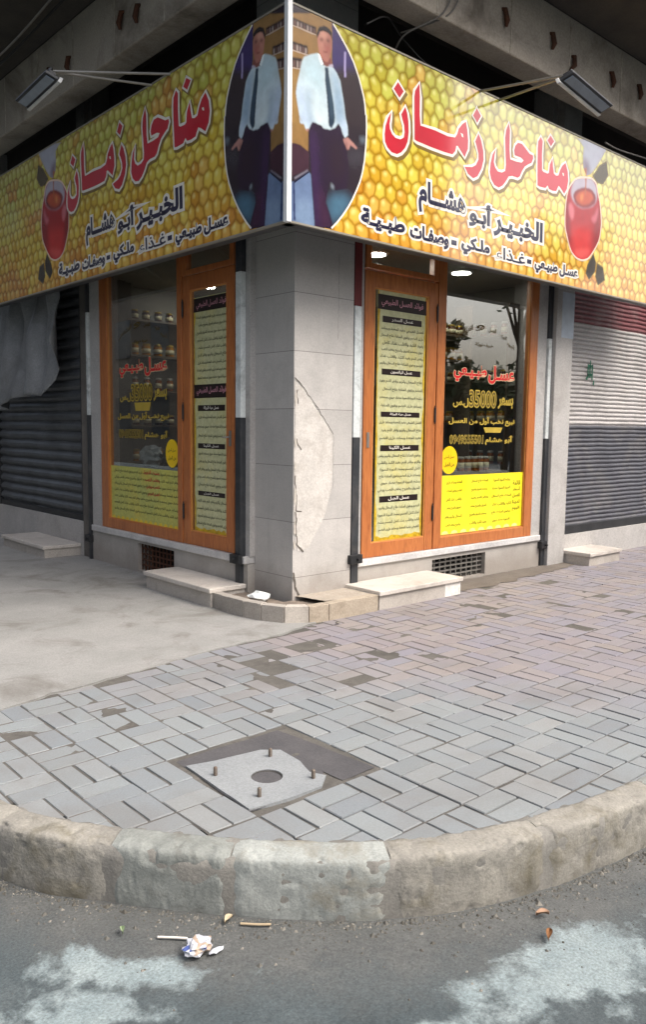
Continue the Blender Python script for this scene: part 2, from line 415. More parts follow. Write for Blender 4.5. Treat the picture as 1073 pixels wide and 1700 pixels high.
def tile_mat(name, c1, c2, rough=0.45, zoff=0.05, zstep=0.41, joint=hexc('6a6663')):
    """stone cladding slabs with thin horizontal joints"""
    mt, nt, b = mk(name); co = coords(nt)
    n1 = noise_node(nt, 3.0, 7, 0.65, co); n2 = noise_node(nt, 90, 3, 0.6, co)
    col = mixc(nt, maprange(nt, n1.outputs[0], 0.3, 0.7), c1, c2)
    n3 = noise_node(nt, 1.2, 8, 0.7, co, 0.5)
    col = mixc(nt, maprange(nt, n3.outputs[0], 0.5, 0.7, 0, 0.5), col, tuple(x*0.66 for x in c1))
    mpv = N(nt, 'ShaderNodeMapping'); mpv.inputs['Scale'].default_value = (14, 14, 0.7); L(nt, co, mpv.inputs[0])
    n4 = noise_node(nt, 1.0, 5, 0.6, mpv.outputs[0])
    col = mixc(nt, maprange(nt, n4.outputs[0], 0.55, 0.75, 0, 0.3), col, tuple(x*0.6 for x in c2))
    sp = N(nt, 'ShaderNodeSeparateXYZ'); L(nt, co, sp.inputs[0])
    fr = mth(nt, 'FRACT', mth(nt, 'DIVIDE', mth(nt, 'SUBTRACT', sp.outputs[2], zoff), zstep))
    fl = mth(nt, 'FLOOR', mth(nt, 'ADD', mth(nt, 'DIVIDE', mth(nt, 'SUBTRACT', sp.outputs[2], zoff), zstep), 0.5))
    wn = N(nt, 'ShaderNodeTexWhiteNoise', noise_dimensions='1D'); L(nt, fl, wn.inputs['W'])
    col = mixc(nt, maprange(nt, wn.outputs['Value'], 0, 1, 0.0, 0.35), col, tuple(x*0.72 for x in c1))
    jf = mth(nt, 'LESS_THAN', mth(nt, 'ABSOLUTE', mth(nt, 'SUBTRACT', fr, 0.5)), 0.006)
    col = mixc(nt, 0.45, col, ramp(nt, n2.outputs[0], [(0.3, (0.4,)*3), (0.7, (0.6,)*3)]).outputs[0], 'OVERLAY')
    # dirt splashed up from the ground
    g = mth(nt, 'ADD', sp.outputs[2], mth(nt, 'MULTIPLY', n1.outputs[0], 0.4))
    col = mixc(nt, maprange(nt, g, 0.28, 0.55, 0.45, 0.0), col, hexc('7b6d5f'))
    col = mixc(nt, mth(nt, 'MULTIPLY', jf, 0.75), col, joint)
    L(nt, col, b.inputs['Base Color']); b.inputs['Roughness'].default_value = rough
    bump(nt, b, mth(nt, 'SUBTRACT', mth(nt, 'MULTIPLY', n1.outputs[0], 0.4), jf), 0.2, 0.004)
    return mt

M_pav = paver_mat(); M_road = road_mat(); M_comb = comb_mat(); M_wood = wood_mat(); M_glass = glass_mat()
M_joint = surf('joint_dirt', hexc('45433f'), hexc('6a6660'), 3, 0.95, 0.5, 140, dirt=hexc('3d3a37'), dirt_scale=6, dirt_amt=0.7)
M_apron = surf('worn_cement_screed', hexc('83837f'), hexc('959390'), 2.2, 0.8, 0.25, 110, dirt=hexc('6a6660'), dirt_scale=2.0, dirt_amt=0.85)
M_pillar = tile_mat('pillar_stone_cladding', hexc('b0ada9'), hexc('c2beb9'))
M_plinth = tile_mat('plinth_marble', hexc('a6a39e'), hexc('b8b4ae'), 0.4, 10)
M_sill = surf('sill_marble', hexc('b9b8b8'), hexc('cfcdca'), 5, 0.35, 0.05, 60, dirt=hexc('8d8983'))
M_step = surf('step_stone', hexc('bdb6ae'), hexc('cdc6bd'), 4, 0.5, 0.12, 90, dirt=hexc('8f867b'), dirt_scale=3)
M_stepr = surf('step_riser_stone', hexc('a9a39c'), hexc('b7b0a7'), 4, 0.5, 0.12, 90, dirt=hexc('857c72'), dirt_scale=3)
M_conc = surf('weathered_concrete', hexc('9a9186'), hexc('b0a698'), 2.0, 0.9, 0.35, 70, dirt=hexc('5f554a'), dirt_scale=1.3, dirt_amt=0.75)
M_soffit = surf('dark_soffit', hexc('35312e'), hexc('454039'), 3, 0.95, 0.3, 60)  # even dark tone for the soffit and the balcony slab
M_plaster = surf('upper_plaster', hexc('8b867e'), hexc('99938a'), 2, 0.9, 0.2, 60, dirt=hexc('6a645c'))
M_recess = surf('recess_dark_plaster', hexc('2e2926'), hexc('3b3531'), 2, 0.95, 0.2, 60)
M_pier = surf('painted_pier', hexc('a5a29f'), hexc('b4b1ad'), 3, 0.7, 0.15, 70, dirt=hexc('85807a'), dirt_scale=2)
M_blue = flat('pale_blue_paint', hexc('b8c2cc'), 0.5)
M_white = surf('chipped_white_paint', hexc('c6cccc'), hexc('d6dad8'), 5, 0.5, 0.1, 60, dirt=hexc('7d817f'), dirt_scale=6, dirt_amt=0.7)
M_black = surf('worn_black_paint', hexc('26282b'), hexc('33363a'), 6, 0.5, 0.15, 80, dirt=hexc('55524f'), dirt_scale=5)
M_maroon = surf('dark_red_paint', hexc('5d2022'), hexc('6e2a2a'), 6, 0.5, 0.1, 80)
M_dmetal = surf('dark_steel', hexc('2a2b2d'), hexc('3a3b3d'), 6, 0.45, 0.1, 80, metal=0.4)
M_steel = surf('rusty_steel', hexc('6a625b'), hexc('84796d'), 14, 0.55, 0.2, 120, metal=0.5, dirt=hexc('5e3a24'), dirt_scale=9)
M_rust = surf('rust', hexc('3b2519'), hexc('57331f'), 14, 0.9, 0.3, 120)
M_galv = flat('galvanised_rod', hexc('8f8c86'), 0.45, metal=0.6)
M_alu = flat('white_trim', hexc('e6e8e8'), 0.35, var=0.04)
M_signback = flat('sign_box_metal', hexc('4a4a4b'), 0.5, metal=0.3)

# ------------------------------------------------------------------ kerb path, pavement, road
KP = [(0.80, 13.5), (0.80, 10.5), (0.80, 8.0), (0.80, 5.9), (0.80, 4.6), (0.80, 3.7), (0.83, 3.15), (0.90, 2.75), (1.0, 2.5), (1.157, 2.285), (1.4, 1.99), (1.62, 1.77), (1.78, 1.645), (2.04, 1.50), (2.30, 1.415), (2.58, 1.355), (3.0, 1.30), (3.6, 1.26), (4.6, 1.25), (6.2, 1.25), (8.5, 1.25), (12, 1.25)]
def spline(P, n=14):
    out = []
    for i in range(len(P)-1):
        p0 = Vector(P[max(i-1, 0)]); p1 = Vector(P[i]); p2 = Vector(P[i+1]); p3 = Vector(P[min(i+2, len(P)-1)])
        for k in range(n):
            t = k/n
            out.append(0.5*((2*p1)+(p2-p0)*t+(2*p0-5*p1+4*p2-p3)*t*t+(3*p1-p0-3*p2+p3)*t**3))
    out.append(Vector(P[-1])); return out
KS = spline(KP)
KW = 0.105
def inward(i):
    d = (KS[min(i+1, len(KS)-1)]-KS[max(i-1, 0)]).normalized()
    return Vector((-d.y, d.x))
KIN = [KS[i]+inward(i)*KW*0.92 for i in range(len(KS))]
# convex polygon edges for clipping bricks (coarse)
CLIP = [KIN[i] for i in range(0, len(KIN), 7)]+[KIN[-1]]
def clip(poly):
    for i in range(len(CLIP)-1):
        a, b = CLIP[i], CLIP[i+1]
        n = Vector((-(b-a).y, (b-a).x))
        def s(p): return (Vector(p)-a).dot(n)
        if all(s(p) >= 0 for p in poly): continue
        out = []
        for k in range(len(poly)):
            p, q = poly[k], poly[(k+1) % len(poly)]
            sp_, sq = s(p), s(q)
            if sp_ >= 0: out.append(p)
            if sp_*sq < 0:
                t = sp_/(sp_-sq); out.append((p[0]+(q[0]-p[0])*t, p[1]+(q[1]-p[1])*t))
        poly = out
        if len(poly) < 3: return []
    return poly
APR = [(0.915, 3.66), (1.2, 3.74), (1.55, 3.815), (2.0, 3.88), (2.58, 3.985), (3.1, 4.02), (3.44, 4.06), (3.62, 4.12), (3.75, 4.3), (3.9, 4.6), (3.9, 13.4), (0.915, 13.4)]
def in_poly(p, P):
    c = False
    for i in range(len(P)):
        a, b = P[i], P[i-1]
        if (a[1] > p[1]) != (b[1] > p[1]) and p[0] < (b[0]-a[0])*(p[1]-a[1])/(b[1]-a[1])+a[0]: c = not c
    return c
# road: one sheet out to the horizon, gently uneven near the camera
mb = MB()
gx = [-220, -60, -20, -8, -3, -1]+[i*0.25 for i in range(0, 21)]+[6, 8, 12, 30, 80, 220]
for i, x in enumerate(gx):
    for y in gx: mb.v.append((x, y, -0.2 + (noise.noise(Vector((x*0.9, y*0.9, 0)))*0.012 if abs(x) < 6 and abs(y) < 6 else 0)))
n_ = len(gx)
for i in range(n_-1):
    for j in range(n_-1): mb.f.append([i*n_+j, (i+1)*n_+j, (i+1)*n_+j+1, i*n_+j+1]); mb.m.append(0); mb.sm.append(True)
tag(mb.build('road', M_road), kind='structure')
# bedding below the pavers
mb = MB()
base = [tuple(p) for p in KIN]+[(12, 14), (0.8, 14)]
mb.poly(base, lambda a, b, d: (a, b, d), -0.014)
gs = 0.03; gv = {}          # sand in the joints: nearly flush in places, washed out in others
def gvert(i, j):
    if (i, j) not in gv:
        x, y = 0.8+i*gs, 1.15+j*gs
        h_ = noise.noise(Vector((x*3.1, y*3.1, 4)))*0.9+noise.noise(Vector((x*9, y*9, 8)))*0.5
        front = max(0.0, min(1.0, (y-1.9)/1.4))
        gv[(i, j)] = len(mb.v); mb.v.append((x, y, -0.0065+0.0055*max(-1, min(1, h_+front*0.9-0.1))))
    return gv[(i, j)]
for i in range(190):
    for j in range(115):
        x, y = 0.8+(i+0.5)*gs, 1.15+(j+0.5)*gs
        if y < 4.55 and in_poly((x, y), base) and in_poly((x, y+0.03), base) and in_poly((x+0.03, y+0.03), base) and in_poly((x-0.03, y-0.03), base):
            mb.f.append([gvert(i, j), gvert(i+1, j), gvert(i+1, j+1), gvert(i, j+1)]); mb.m.append(0); mb.sm.append(True)
tag(mb.build('pavement_bedding', M_joint), kind='structure')
# pavers: basket weave, two bricks to a square
mb = MB(); q = 0.205
missing = [(3.02, 3.02), (2.78, 3.43), (2.62, 3.3)]
PATCH = [(1.63, 2.19), (1.66, 2.735), (2.19, 2.735), (2.24, 2.17), (2.06, 2.17), (2.05, 2.28), (1.98, 2.19)]
for i in range(-4, 56):
    for j in range(-8, 13):
        x, y = 1.43+i*q, 2.56+j*q
        parity = (i+j) % 2
        for k in (0, 1):
            g1, g2, g3, g4 = [random.choice((0.0018, 0.0035, 0.0055, 0.007)) for _ in range(4)]
            if parity: r_ = (x+g1, x+q-g2, y+k*q/2+g3, y+(k+1)*q/2-g4)
            else: r_ = (x+k*q/2+g1, x+(k+1)*q/2-g2, y+g3, y+q-g4)
            cx_, cy_ = (r_[0]+r_[1])/2, (r_[2]+r_[3])/2
            if cy_ > 4.62 or in_poly((cx_, cy_), APR): continue
            if 3.30 < cx_ < 4.3 and cy_ > 4.18: continue
            if 1.64 < cx_ < 2.22 and 2.20 < cy_ < 2.72: continue
            if any(abs(cx_-a) < 0.09 and abs(cy_-b) < 0.06 for a, b in missing): continue
            a0 = random.gauss(0, 0.008); ca, sa = math.cos(a0), math.sin(a0)
            ox, oy = random.gauss(0, 0.0012), random.gauss(0, 0.0012)
            P = [(cx_+ox+(u-cx_)*ca-(v-cy_)*sa, cy_+oy+(u-cx_)*sa+(v-cy_)*ca) for u, v in ((r_[0], r_[2]), (r_[1], r_[2]), (r_[1], r_[3]), (r_[0], r_[3]))]
            P = clip(P)
            if len(P) < 3: continue
            ar = abs(sum(P[t][0]*P[(t+1) % len(P)][1]-P[(t+1) % len(P)][0]*P[t][1] for t in range(len(P))))/2
            if ar < 0.0008: continue
            c = Vector((sum(p[0] for p in P)/len(P), sum(p[1] for p in P)/len(P)))
            z = random.gauss(0, 0.0009); tx, ty = random.gauss(0, 0.004), random.gauss(0, 0.004)
            def zz(p): return z+(p[0]-c.x)*tx+(p[1]-c.y)*ty
            ins = 0.0025; n = len(P)
            top = []
            for p in P:
                d = (c-Vector(p)); d = d.normalized()*ins*1.4; top.append((p[0]+d.x, p[1]+d.y, zz(p)))
            mid = [(p[0], p[1], zz(p)-0.0035) for p in P]; bot = [(p[0], p[1], -0.016) for p in P]
            mb.add(top+mid+bot, [tuple(range(n))]+[(n+t, n+(t+1) % n, (t+1) % n, t) for t in range(n)]+[(2*n+t, 2*n+(t+1) % n, n+(t+1) % n, n+t) for t in range(n)])
tag(mb.build('pavement', M_pav), kind='structure')
# worn cement screed in front of the left side
def ragged(P, step=0.06, amp=0.018, closed=True):
    out = []
    for i in range(len(P)):
        a = Vector(P[i]); b = Vector(P[(i+1) % len(P)]); n = max(1, int((b-a).length/step))
        for k in range(n):
            p = a+(b-a)*k/n
            out.append((p.x+noise.noise(Vector((p.x*9, p.y*9, 1)))*amp, p.y+noise.noise(Vector((p.x*9, p.y*9, 7)))*amp*1.6))
    return out
mb = MB(); apr = ragged(APR)
mb.poly(apr, lambda a, b, d: (a, b, d+0.004*noise.noise(Vector((a*1.5, b*1.5, 0)))), 0.006)
mb.add([(a, b, 0.006) for a, b in apr]+[(a, b, -0.02) for a, b in apr], [(i, (i+1) % len(apr), len(apr)+(i+1) % len(apr), len(apr)+i) for i in range(len(apr))])
tag(mb.build('cement_path', M_apron), kind='structure')
# dark trodden dirt by the right wall
M_dirt = surf('trodden_dirt', hexc('5d564f'), hexc('6f675e'), 5, 0.95, 0.3, 90)
mb = MB()
P = ragged([(5.25, 4.2), (5.6, 4.13), (6.2, 4.2), (6.9, 4.24), (7.3, 4.3), (7.3, 4.52), (5.25, 4.52)], 0.05, 0.05)
mb.poly(P, lambda a, b, d: (a, b, d), 0.0045)
tag(mb.build('ground_dirt', M_dirt), kind='structure')

# kerb stones, each a thing
kerb_m = [surf('kerb_grey_cement', hexc('767974'), hexc('939691'), 5, 0.9, 0.5, 110, dirt=hexc('5f5c53'), dirt_scale=4, dirt_amt=0.8),
          surf('kerb_tan_cement', hexc('7d7a73'), hexc('979389'), 7, 0.95, 0.6, 100, dirt=hexc('66604f'), dirt_scale=5, dirt_amt=0.8),
          surf('kerb_pale_cement', hexc('868a86'), hexc('a0a39e'), 5, 0.9, 0.4, 110, dirt=hexc('7b7362'), dirt_scale=3.5, dirt_amt=0.8)]
cum = [0.0]
for i in range(1, len(KS)): cum.append(cum[-1]+(KS[i]-KS[i-1]).length)
def at_len(s):
    s = max(0, min(cum[-1]-1e-6, s))
    import bisect
    i = max(0, bisect.bisect_right(cum, s)-1); i = min(i, len(KS)-2)
    t = (s-cum[i])/(cum[i+1]-cum[i])
    p = KS[i].lerp(KS[i+1], t); n = inward(i).lerp(inward(i+1), t).normalized()
    return p, n
def near_len(pt):
    i = min(range(len(KS)), key=lambda k: (KS[k]-Vector(pt)).length); return cum[i]
J = [near_len(p) for p in ((1.15, 2.298), (1.404, 2.0), (1.78, 1.645), (2.294, 1.417))]
JL = [J[0]-0.68*k for k in range(15, 0, -1)]; JR = [J[-1]+0.62*k for k in range(1, 16)]
NL = len(JL)-2; J = JL+J+JR
kl = ['grey kerb stone bordering the road beyond the left frame edge', 'cracked tan-grey kerb stone at the left end of the curve', 'grey smeared kerb stone on the curve, behind the crumpled packet', 'pale kerb stone at the middle of the curve, in front of the bolts', 'rough tan kerb stone with pitted face, right of the pale middle one', 'broken sandy kerb stone at the right end of the curve',
      'first straight kerb stone right of the curve', 'second straight kerb stone right of the curve', 'third straight kerb stone right of the curve']
kl = ['plain grey kerb stone along the side street, left of the curve']*NL+kl+['plain grey kerb stone along the main street, right of the curve']*12
km = [0]*NL+[0, 1, 0, 2, 1, 1, 0, 1, 0]+[k % 2 for k in range(12)]
PROF0 = [(0.008, -0.24), (0.002, -0.17), (0.0, -0.10), (0.001, -0.05), (0.002, -0.028), (0.006, -0.012), (0.014, -0.004), (0.026, 0.0), (0.05, 0.003), (0.08, 0.005), (KW, 0.005), (KW+0.010, 0.002), (KW+0.014, -0.03)]
PROF = []
for (o0, z0), (o1, z1) in zip(PROF0, PROF0[1:]): PROF += [(o0, z0), ((o0+o1)/2, (z0+z1)/2)] if abs(z1-z0)+abs(o1-o0) < 0.035 else [(o0+(o1-o0)*t/4, z0+(z1-z0)*t/4) for t in range(4)]
PROF.append(PROF0[-1])
def kerb(s0, s1, mat, label, seed, rough):
    mb = MB(); n = 84; vs = []
    for i in range(n+1):
        s = s0+0.003+(s1-s0-0.006)*i/n
        p, nn = at_len(s)
        e = min(i, n-i)/n; endr = 0.008*max(0, 1-e*14)
        for o, z in PROF:
            v3 = Vector((s*6, o*8, z*8+seed*3.1))
            dn = noise.fractal(v3*1.2, 0.8, 2.0, 5)*0.0025*rough
            dz = noise.fractal(v3*1.7+Vector((9, 3, 1)), 0.8, 2.0, 5)*0.003*rough
            pit = max(0, noise.noise(v3*4.5)-0.30)*0.014*rough           # broken-out lumps
            edge = max(0, noise.noise(Vector((s*11, seed, 5)))-0.2)*0.02*rough if -0.05 < z < 0.003 and o < 0.05 else 0
            o2 = o+dn+pit+edge+(endr if o < 0.06 else 0); z2 = z+(dz-pit*0.5-edge*0.4 if z > -0.2 else 0)-(endr*0.6 if z > -0.06 else 0)
            vs.append((p.x+nn.x*o2, p.y+nn.y*o2, z2))
    m_ = len(PROF); fs = []
    for i in range(n):
        for k in range(m_-1): fs.append((i*m_+k, (i+1)*m_+k, (i+1)*m_+k+1, i*m_+k+1))
    mb.add(vs, fs, 0, True)
    for i in (0, n): mb.add([vs[i*m_+k] for k in range(m_)], [tuple(range(m_))])
    o = mb.build('kerb_stone', mat)
    tag(o, label, 'kerb stone', 'kerb stones along the road edge')
for i in range(len(J)-1): kerb(J[i], J[i+1], kerb_m[km[i]], kl[i], i, 2.0 if km[i] == 1 else 1.3)
# mortar between and behind the stones
mb = MB()
vs = []; n = 0
for s in [J[0]+(J[-1]-J[0])*k/1200 for k in range(1201)]:
    p, nn = at_len(s)
    for o, z in ((0.010, -0.25), (0.004, -0.05), (0.012, -0.012), (KW-0.01, 0.001), (KW+0.022, -0.001), (KW+0.034, -0.02)): 
        z2 = z+noise.noise(Vector((s*14, o*40, 0)))*0.004; o += noise.noise(Vector((s*17, 2, z*9)))*0.012
        o2 = o+(noise.noise(Vector((s*9, 3, 0)))*0.014 if o > 0.1 else 0)
        vs.append((p.x+nn.x*o2, p.y+nn.y*o2, z2))
    n += 1
mb.add(vs, [(i*6+k, (i+1)*6+k, (i+1)*6+k+1, i*6+k+1) for i in range(n-1) for k in range(5)], 0, True)
tag(mb.build('kerb_mortar', surf('kerb_mortar_mix', hexc('6b6964'), hexc('85827b'), 8, 0.95, 0.5, 100)), kind='structure')

# ------------------------------------------------------------------ cemented patch with anchor bolts
mb = MB()
P = ragged(PATCH, 0.04, 0.006)
mb.poly(P, lambda a, b, d: (a, b, d+0.002*noise.noise(Vector((a*5, b*5, 2)))), -0.002)
ft = thing('lamp_footing', 'dark cement footing with four cut bolts and an open pipe hole in the pavement', 'footing', (1.85, 2.38, 0))
mb.build('dark_cement', surf('dark_cement', hexc('464547'), hexc('545253'), 6, 0.95, 0.3, 120), ft)
mb = MB()
PP = [(1.635, 2.20), (1.66, 2.66), (1.78, 2.625), (1.985, 2.60), (2.05, 2.545), (2.04, 2.40), (2.00, 2.30), (2.03, 2.235), (1.955, 2.17), (1.80, 2.175)]
PP = ragged(PP, 0.04, 0.003)
cx_, cy_, hr = 1.846, 2.372, 0.062
# pale slab with a round hole: ring of quads from the hole to the outline
out = sorted(PP, key=lambda p: math.atan2(p[1]-cy_, p[0]-cx_)); n = len(out)
hole = [(cx_+hr*math.cos(math.atan2(p[1]-cy_, p[0]-cx_)), cy_+hr*math.sin(math.atan2(p[1]-cy_, p[0]-cx_))) for p in out]
mb.add([(a, b, 0.006) for a, b in hole]+[(a, b, 0.004) for a, b in out], [(i, (i+1) % n, n+(i+1) % n, n+i) for i in range(n)])
mb.add([(a, b, 0.006) for a, b in hole]+[(a, b, -0.006) for a, b in hole], [(i, n+i, n+(i+1) % n, (i+1) % n) for i in range(n)])
mb.add([(a, b, 0.004) for a, b in out]+[(a, b, -0.01) for a, b in out], [(i, n+i, n+(i+1) % n, (i+1) % n) for i in range(n)])
mb.build('pale_cement', surf('pale_cement', hexc('7f8385'), hexc('8c8f90'), 4, 0.8, 0.2, 120, dirt=hexc('6f6e6c')), ft)
mb = MB(); mb.lathe([(0.001, -0.0052), (0.058, -0.0052), (0.0585, 0.003), (0.062, 0.003), (0.062, -0.0055)], (cx_, cy_, 0), 24)
mb.build('pipe_hole', surf('hole_fill', hexc('3b3a39'), hexc('4b4845'), 20, 0.95, 0.4, 120), ft)
for bx, by in ((1.70, 2.51), (1.974, 2.515), (1.974, 2.245), (1.72, 2.255)):
    mb = MB(); mb.lathe([(0.0075, -0.01), (0.0075, 0.036), (0.006, 0.039)], (bx, by, 0), 10)
    for k in range(7): mb.lathe([(0.0075, 0), (0.0086, 0.001), (0.0075, 0.002)], (bx, by, 0.006+k*0.0045), 10)
    mb.build('bolt', M_steel, ft)

# ------------------------------------------------------------------ building
B = thing('corner_shop_building', 'weathered concrete corner building over the honey shop with balcony beam above the sign', 'building', (3.7, 4.5, 0))
# pillar with chipped edge
PX, PY = 3.71, 4.475
mb = MB()
mb.box(PX, 4.29, PY, 4.93, 0.0, 4.6)
pil = mb.build('pillar', M_pillar, B)
pil['label'] = 'stone clad corner pillar with a long crack and a chipped edge'
def MPil(a, b, d): return (a, PY-d, b)
# patch of pale render where the cladding broke away, crack lines, chips along the arris
M_patch = surf('pale_render_patch', hexc('b8b4ae'), hexc('cbc6bf'), 7, 0.9, 0.2, 90, dirt=hexc('9f978e'), dirt_scale=5)
M_crack = surf('crack_dark', hexc('554f49'), hexc('655e57'), 20, 0.95, 0.2, 90)
mb = MB()
P = ragged([(3.722, 1.69), (3.80, 1.62), (3.92, 1.50), (4.02, 1.39), (4.09, 1.30), (4.095, 1.10), (4.09, 0.92), (4.03, 0.72), (3.95, 0.58), (3.84, 0.47), (3.76, 0.45), (3.73, 0.55), (3.717, 0.8), (3.717, 1.0), (3.716, 1.3)], 0.05, 0.012)
mb.poly(P, MPil, 0.0025)
mb.build('render_patch', M_patch, pil)
def crack(pts, w_):
    mb = MB(); pts = [Vector(p) for p in pts]; fine = []
    for i in range(len(pts)-1):
        n = max(2, int((pts[i+1]-pts[i]).length/0.025))
        for k in range(n):
            p = pts[i].lerp(pts[i+1], k/n); j = 0.006
            fine.append((p.x+random.uniform(-j, j), p.y+random.uniform(-j, j)))
    fine.append(tuple(pts[-1]))
    for i in range(len(fine)-1):
        a, b = Vector(fine[i]), Vector(fine[i+1]); d = (b-a).normalized(); n = Vector((-d.y, d.x))
        wa = w_*(0.5+0.8*abs(noise.noise(Vector((a.x*20, a.y*20, 0))))); wb = w_*(0.5+0.8*abs(noise.noise(Vector((b.x*20, b.y*20, 0)))))
        mb.add([MPil(*(a+n*wa), 0.0045), MPil(*(a-n*wa), 0.0045), MPil(*(b-n*wb), 0.0045), MPil(*(b+n*wb), 0.0045)], [(0, 1, 2, 3)])
    mb.build('crack', M_crack, pil)
crack([(3.715, 1.71), (3.80, 1.63), (3.92, 1.51), (4.02, 1.39), (4.095, 1.30)], 0.004)
crack([(4.095, 1.30), (4.098, 0.9)], 0.0012)
crack([(3.735, 1.62), (3.745, 1.52)], 0.006); crack([(3.73, 1.27), (3.75, 1.22), (3.78, 1.19)], 0.007); crack([(3.722, 1.0), (3.74, 0.85), (3.735, 0.75), (3.79, 0.74)], 0.006)
crack([(3.735, 0.74), (3.74, 0.6), (3.745, 0.5), (3.81, 0.44)], 0.007)
crack([(3.713, 0.30), (3.74, 0.17), (3.775, 0.10)], 0.009)
crack([(4.13, 2.62), (4.13, 2.0)], 0.0015)
M_chip = flat('pale_chip', hexc('bdb6ac'), 0.9, var=0.2, vs=40)
mb = MB()   # chips along the arris: small ragged lumps of missing edge shown as pale scars
for zc, hh in ((1.55, 0.1), (1.25, 0.07), (1.08, 0.05), (0.85, 0.12), (0.62, 0.1), (0.5, 0.06)):
    P = []
    for k in range(12):
        t = 2*math.pi*k/12; rr = 1+0.35*random.uniform(-1, 1)
        P.append((PX+0.012+abs(math.cos(t))*0.012*rr*(1 if math.cos(t) > 0 else -0.6), zc+math.sin(t)*hh*0.5*rr))
    MB().poly(P, MPil, 0.006).build('chipped_edge', M_chip, pil)

# plinths, sills
def plinth_R(x0, x1): return MB().box(x0, x1, RY, RY+0.14, -0.05, 0.262)
VX0, VX1 = 5.30, 6.05; VY0, VY1 = 6.0, 6.63
mb = MB(); mb.box(4.29, VX0, RY, RY+0.14, -0.05, 0.262); mb.box(VX1, 6.93, RY, RY+0.14, -0.05, 0.262); mb.box(VX0, VX1, RY, RY+0.14, 0.225, 0.262); mb.box(VX0, VX1, RY+0.002, RY+0.14, -0.05, 0.02)
mb.box(LX, LX+0.14, 4.93, VY0, -0.05, 0.30); mb.box(LX, LX+0.14, VY1, 7.55, -0.05, 0.30); mb.box(LX, LX+0.14, VY0, VY1, 0.275, 0.30); mb.box(LX+0.002, LX+0.14, VY0, VY1, -0.05, 0.02)
mb.each('plinth', M_plinth, B)
mb = MB(); mb.box(4.30, 6.91, RY-0.025, RY+0.2, 0.264, 0.318)
mb.build('sill', M_sill, B, 0.006)
mb = MB(); mb.box(LX-0.025, LX+0.2, 4.94, 7.53, 0.302, 0.36)
mb.build('sill', M_sill, B, 0.006)
# basement vents
def vent(M, a0, a1, b0, b1, fl):
    mb = MB()
    def bx(a, b, c, d, e, f):
        p = M(a, c, e); r_ = M(b, d, f)
        mb.box(min(p[0], r_[0]), max(p[0], r_[0]), min(p[1], r_[1]), max(p[1], r_[1]), min(p[2], r_[2]), max(p[2], r_[2]))
    n = 10
    for k in range(n+1): a = a0+(a1-a0)*k/n; bx(a-0.006, a+0.006, b0, b1, -0.05, -0.038)
    for k in range(1, 5): b = b0+(b1-b0)*k/5; bx(a0, a1, b-0.006, b+0.006, -0.053, -0.051+0.014)
    return mb.build('vent_grille', M_galv if fl else M_rust, B)
vent(MR, VX0, VX1, 0.02, 0.225, True)
vent(ML, -VY1, -VY0, 0.02, 0.275, False)
mb = MB(); mb.box(VX0, VX1, RY+0.139, RY+0.3, 0.0, 0.26); mb.box(LX+0.139, LX+0.3, VY0, VY1, 0.0, 0.3)
mb.each('vent_shaft', flat('vent_dark', (0.012, 0.011, 0.01), 0.95), B)

# shop fronts -------------------------------------------------------
def bar(mb, M, a0, a1, b0, b1, d0, d1, mi=0):
    p = M(a0, b0, d0); r_ = M(a1, b1, d1)
    mb.box(min(p[0], r_[0]), max(p[0], r_[0]), min(p[1], r_[1]), max(p[1], r_[1]), min(p[2], r_[2]), max(p[2], r_[2]), mi)
def frame4(mb, M, a0, a1, b0, b1, w_, wb, wt, d0, d1):
    bar(mb, M, a0, a0+w_, b0, b1, d0, d1); bar(mb, M, a1-w_, a1, b0, b1, d0, d1)
    bar(mb, M, a0+w_, a1-w_, b0, b0+wb, d0, d1-0.002); bar(mb, M, a0+w_, a1-w_, b1-wt, b1, d0, d1-0.002)
def door(M, a0, a1, b0, b1, label, hinge_right, glass):
    mb = MB(); frame4(mb, M, a0, a1, b0, b1, 0.105, 0.115, 0.12, -0.055, -0.008)
    dr = mb.build('door', M_wood, B, 0.004); dr['label'] = label
    ga0, ga1, gb0, gb1 = a0+0.10, a1-0.10, b0+0.11, b1-0.115
    mb = MB(); bar(mb, M, ga0, ga1, gb0, gb1, -0.035, -0.029); mb.build('pane', M_glass, dr)
    mb = MB()   # glazing bead
    for k in (0,): frame4(mb, M, a0+0.103, a1-0.103, b0+0.113, b1-0.118, 0.012, 0.012, 0.012, -0.028, -0.014)
    mb.build('bead', flat('bead_wood', hexc('c98a4a'), 0.4), dr)
    ha = a1-0.012 if hinge_right else a0+0.012
    for hz in (0.64, 1.47, 2.31):
        mb = MB(); p0 = M(ha, hz-0.06, 0.0); p1 = M(ha, hz+0.06, 0.0); mb.tube([p0, p1], 0.009, 8)
        mb.tube([M(ha, hz-0.075, 0), M(ha, hz-0.06, 0)], 0.005, 6); mb.tube([M(ha, hz+0.06, 0), M(ha, hz+0.078, 0)], 0.005, 6)
        mb.build('hinge', M_dmetal, dr)
    la = a0+0.05 if hinge_right else a1-0.05
    mb = MB(); bar(mb, M, la-0.014, la+0.014, 1.2, 1.32, -0.008, -0.003)
    if not hinge_right: mb.tube([M(la, 1.27, -0.004), M(la, 1.27, 0.03), M(la-0.05, 1.268, 0.034)], 0.006, 8)
    mb.build('lock_plate', M_galv, dr)
    return dr
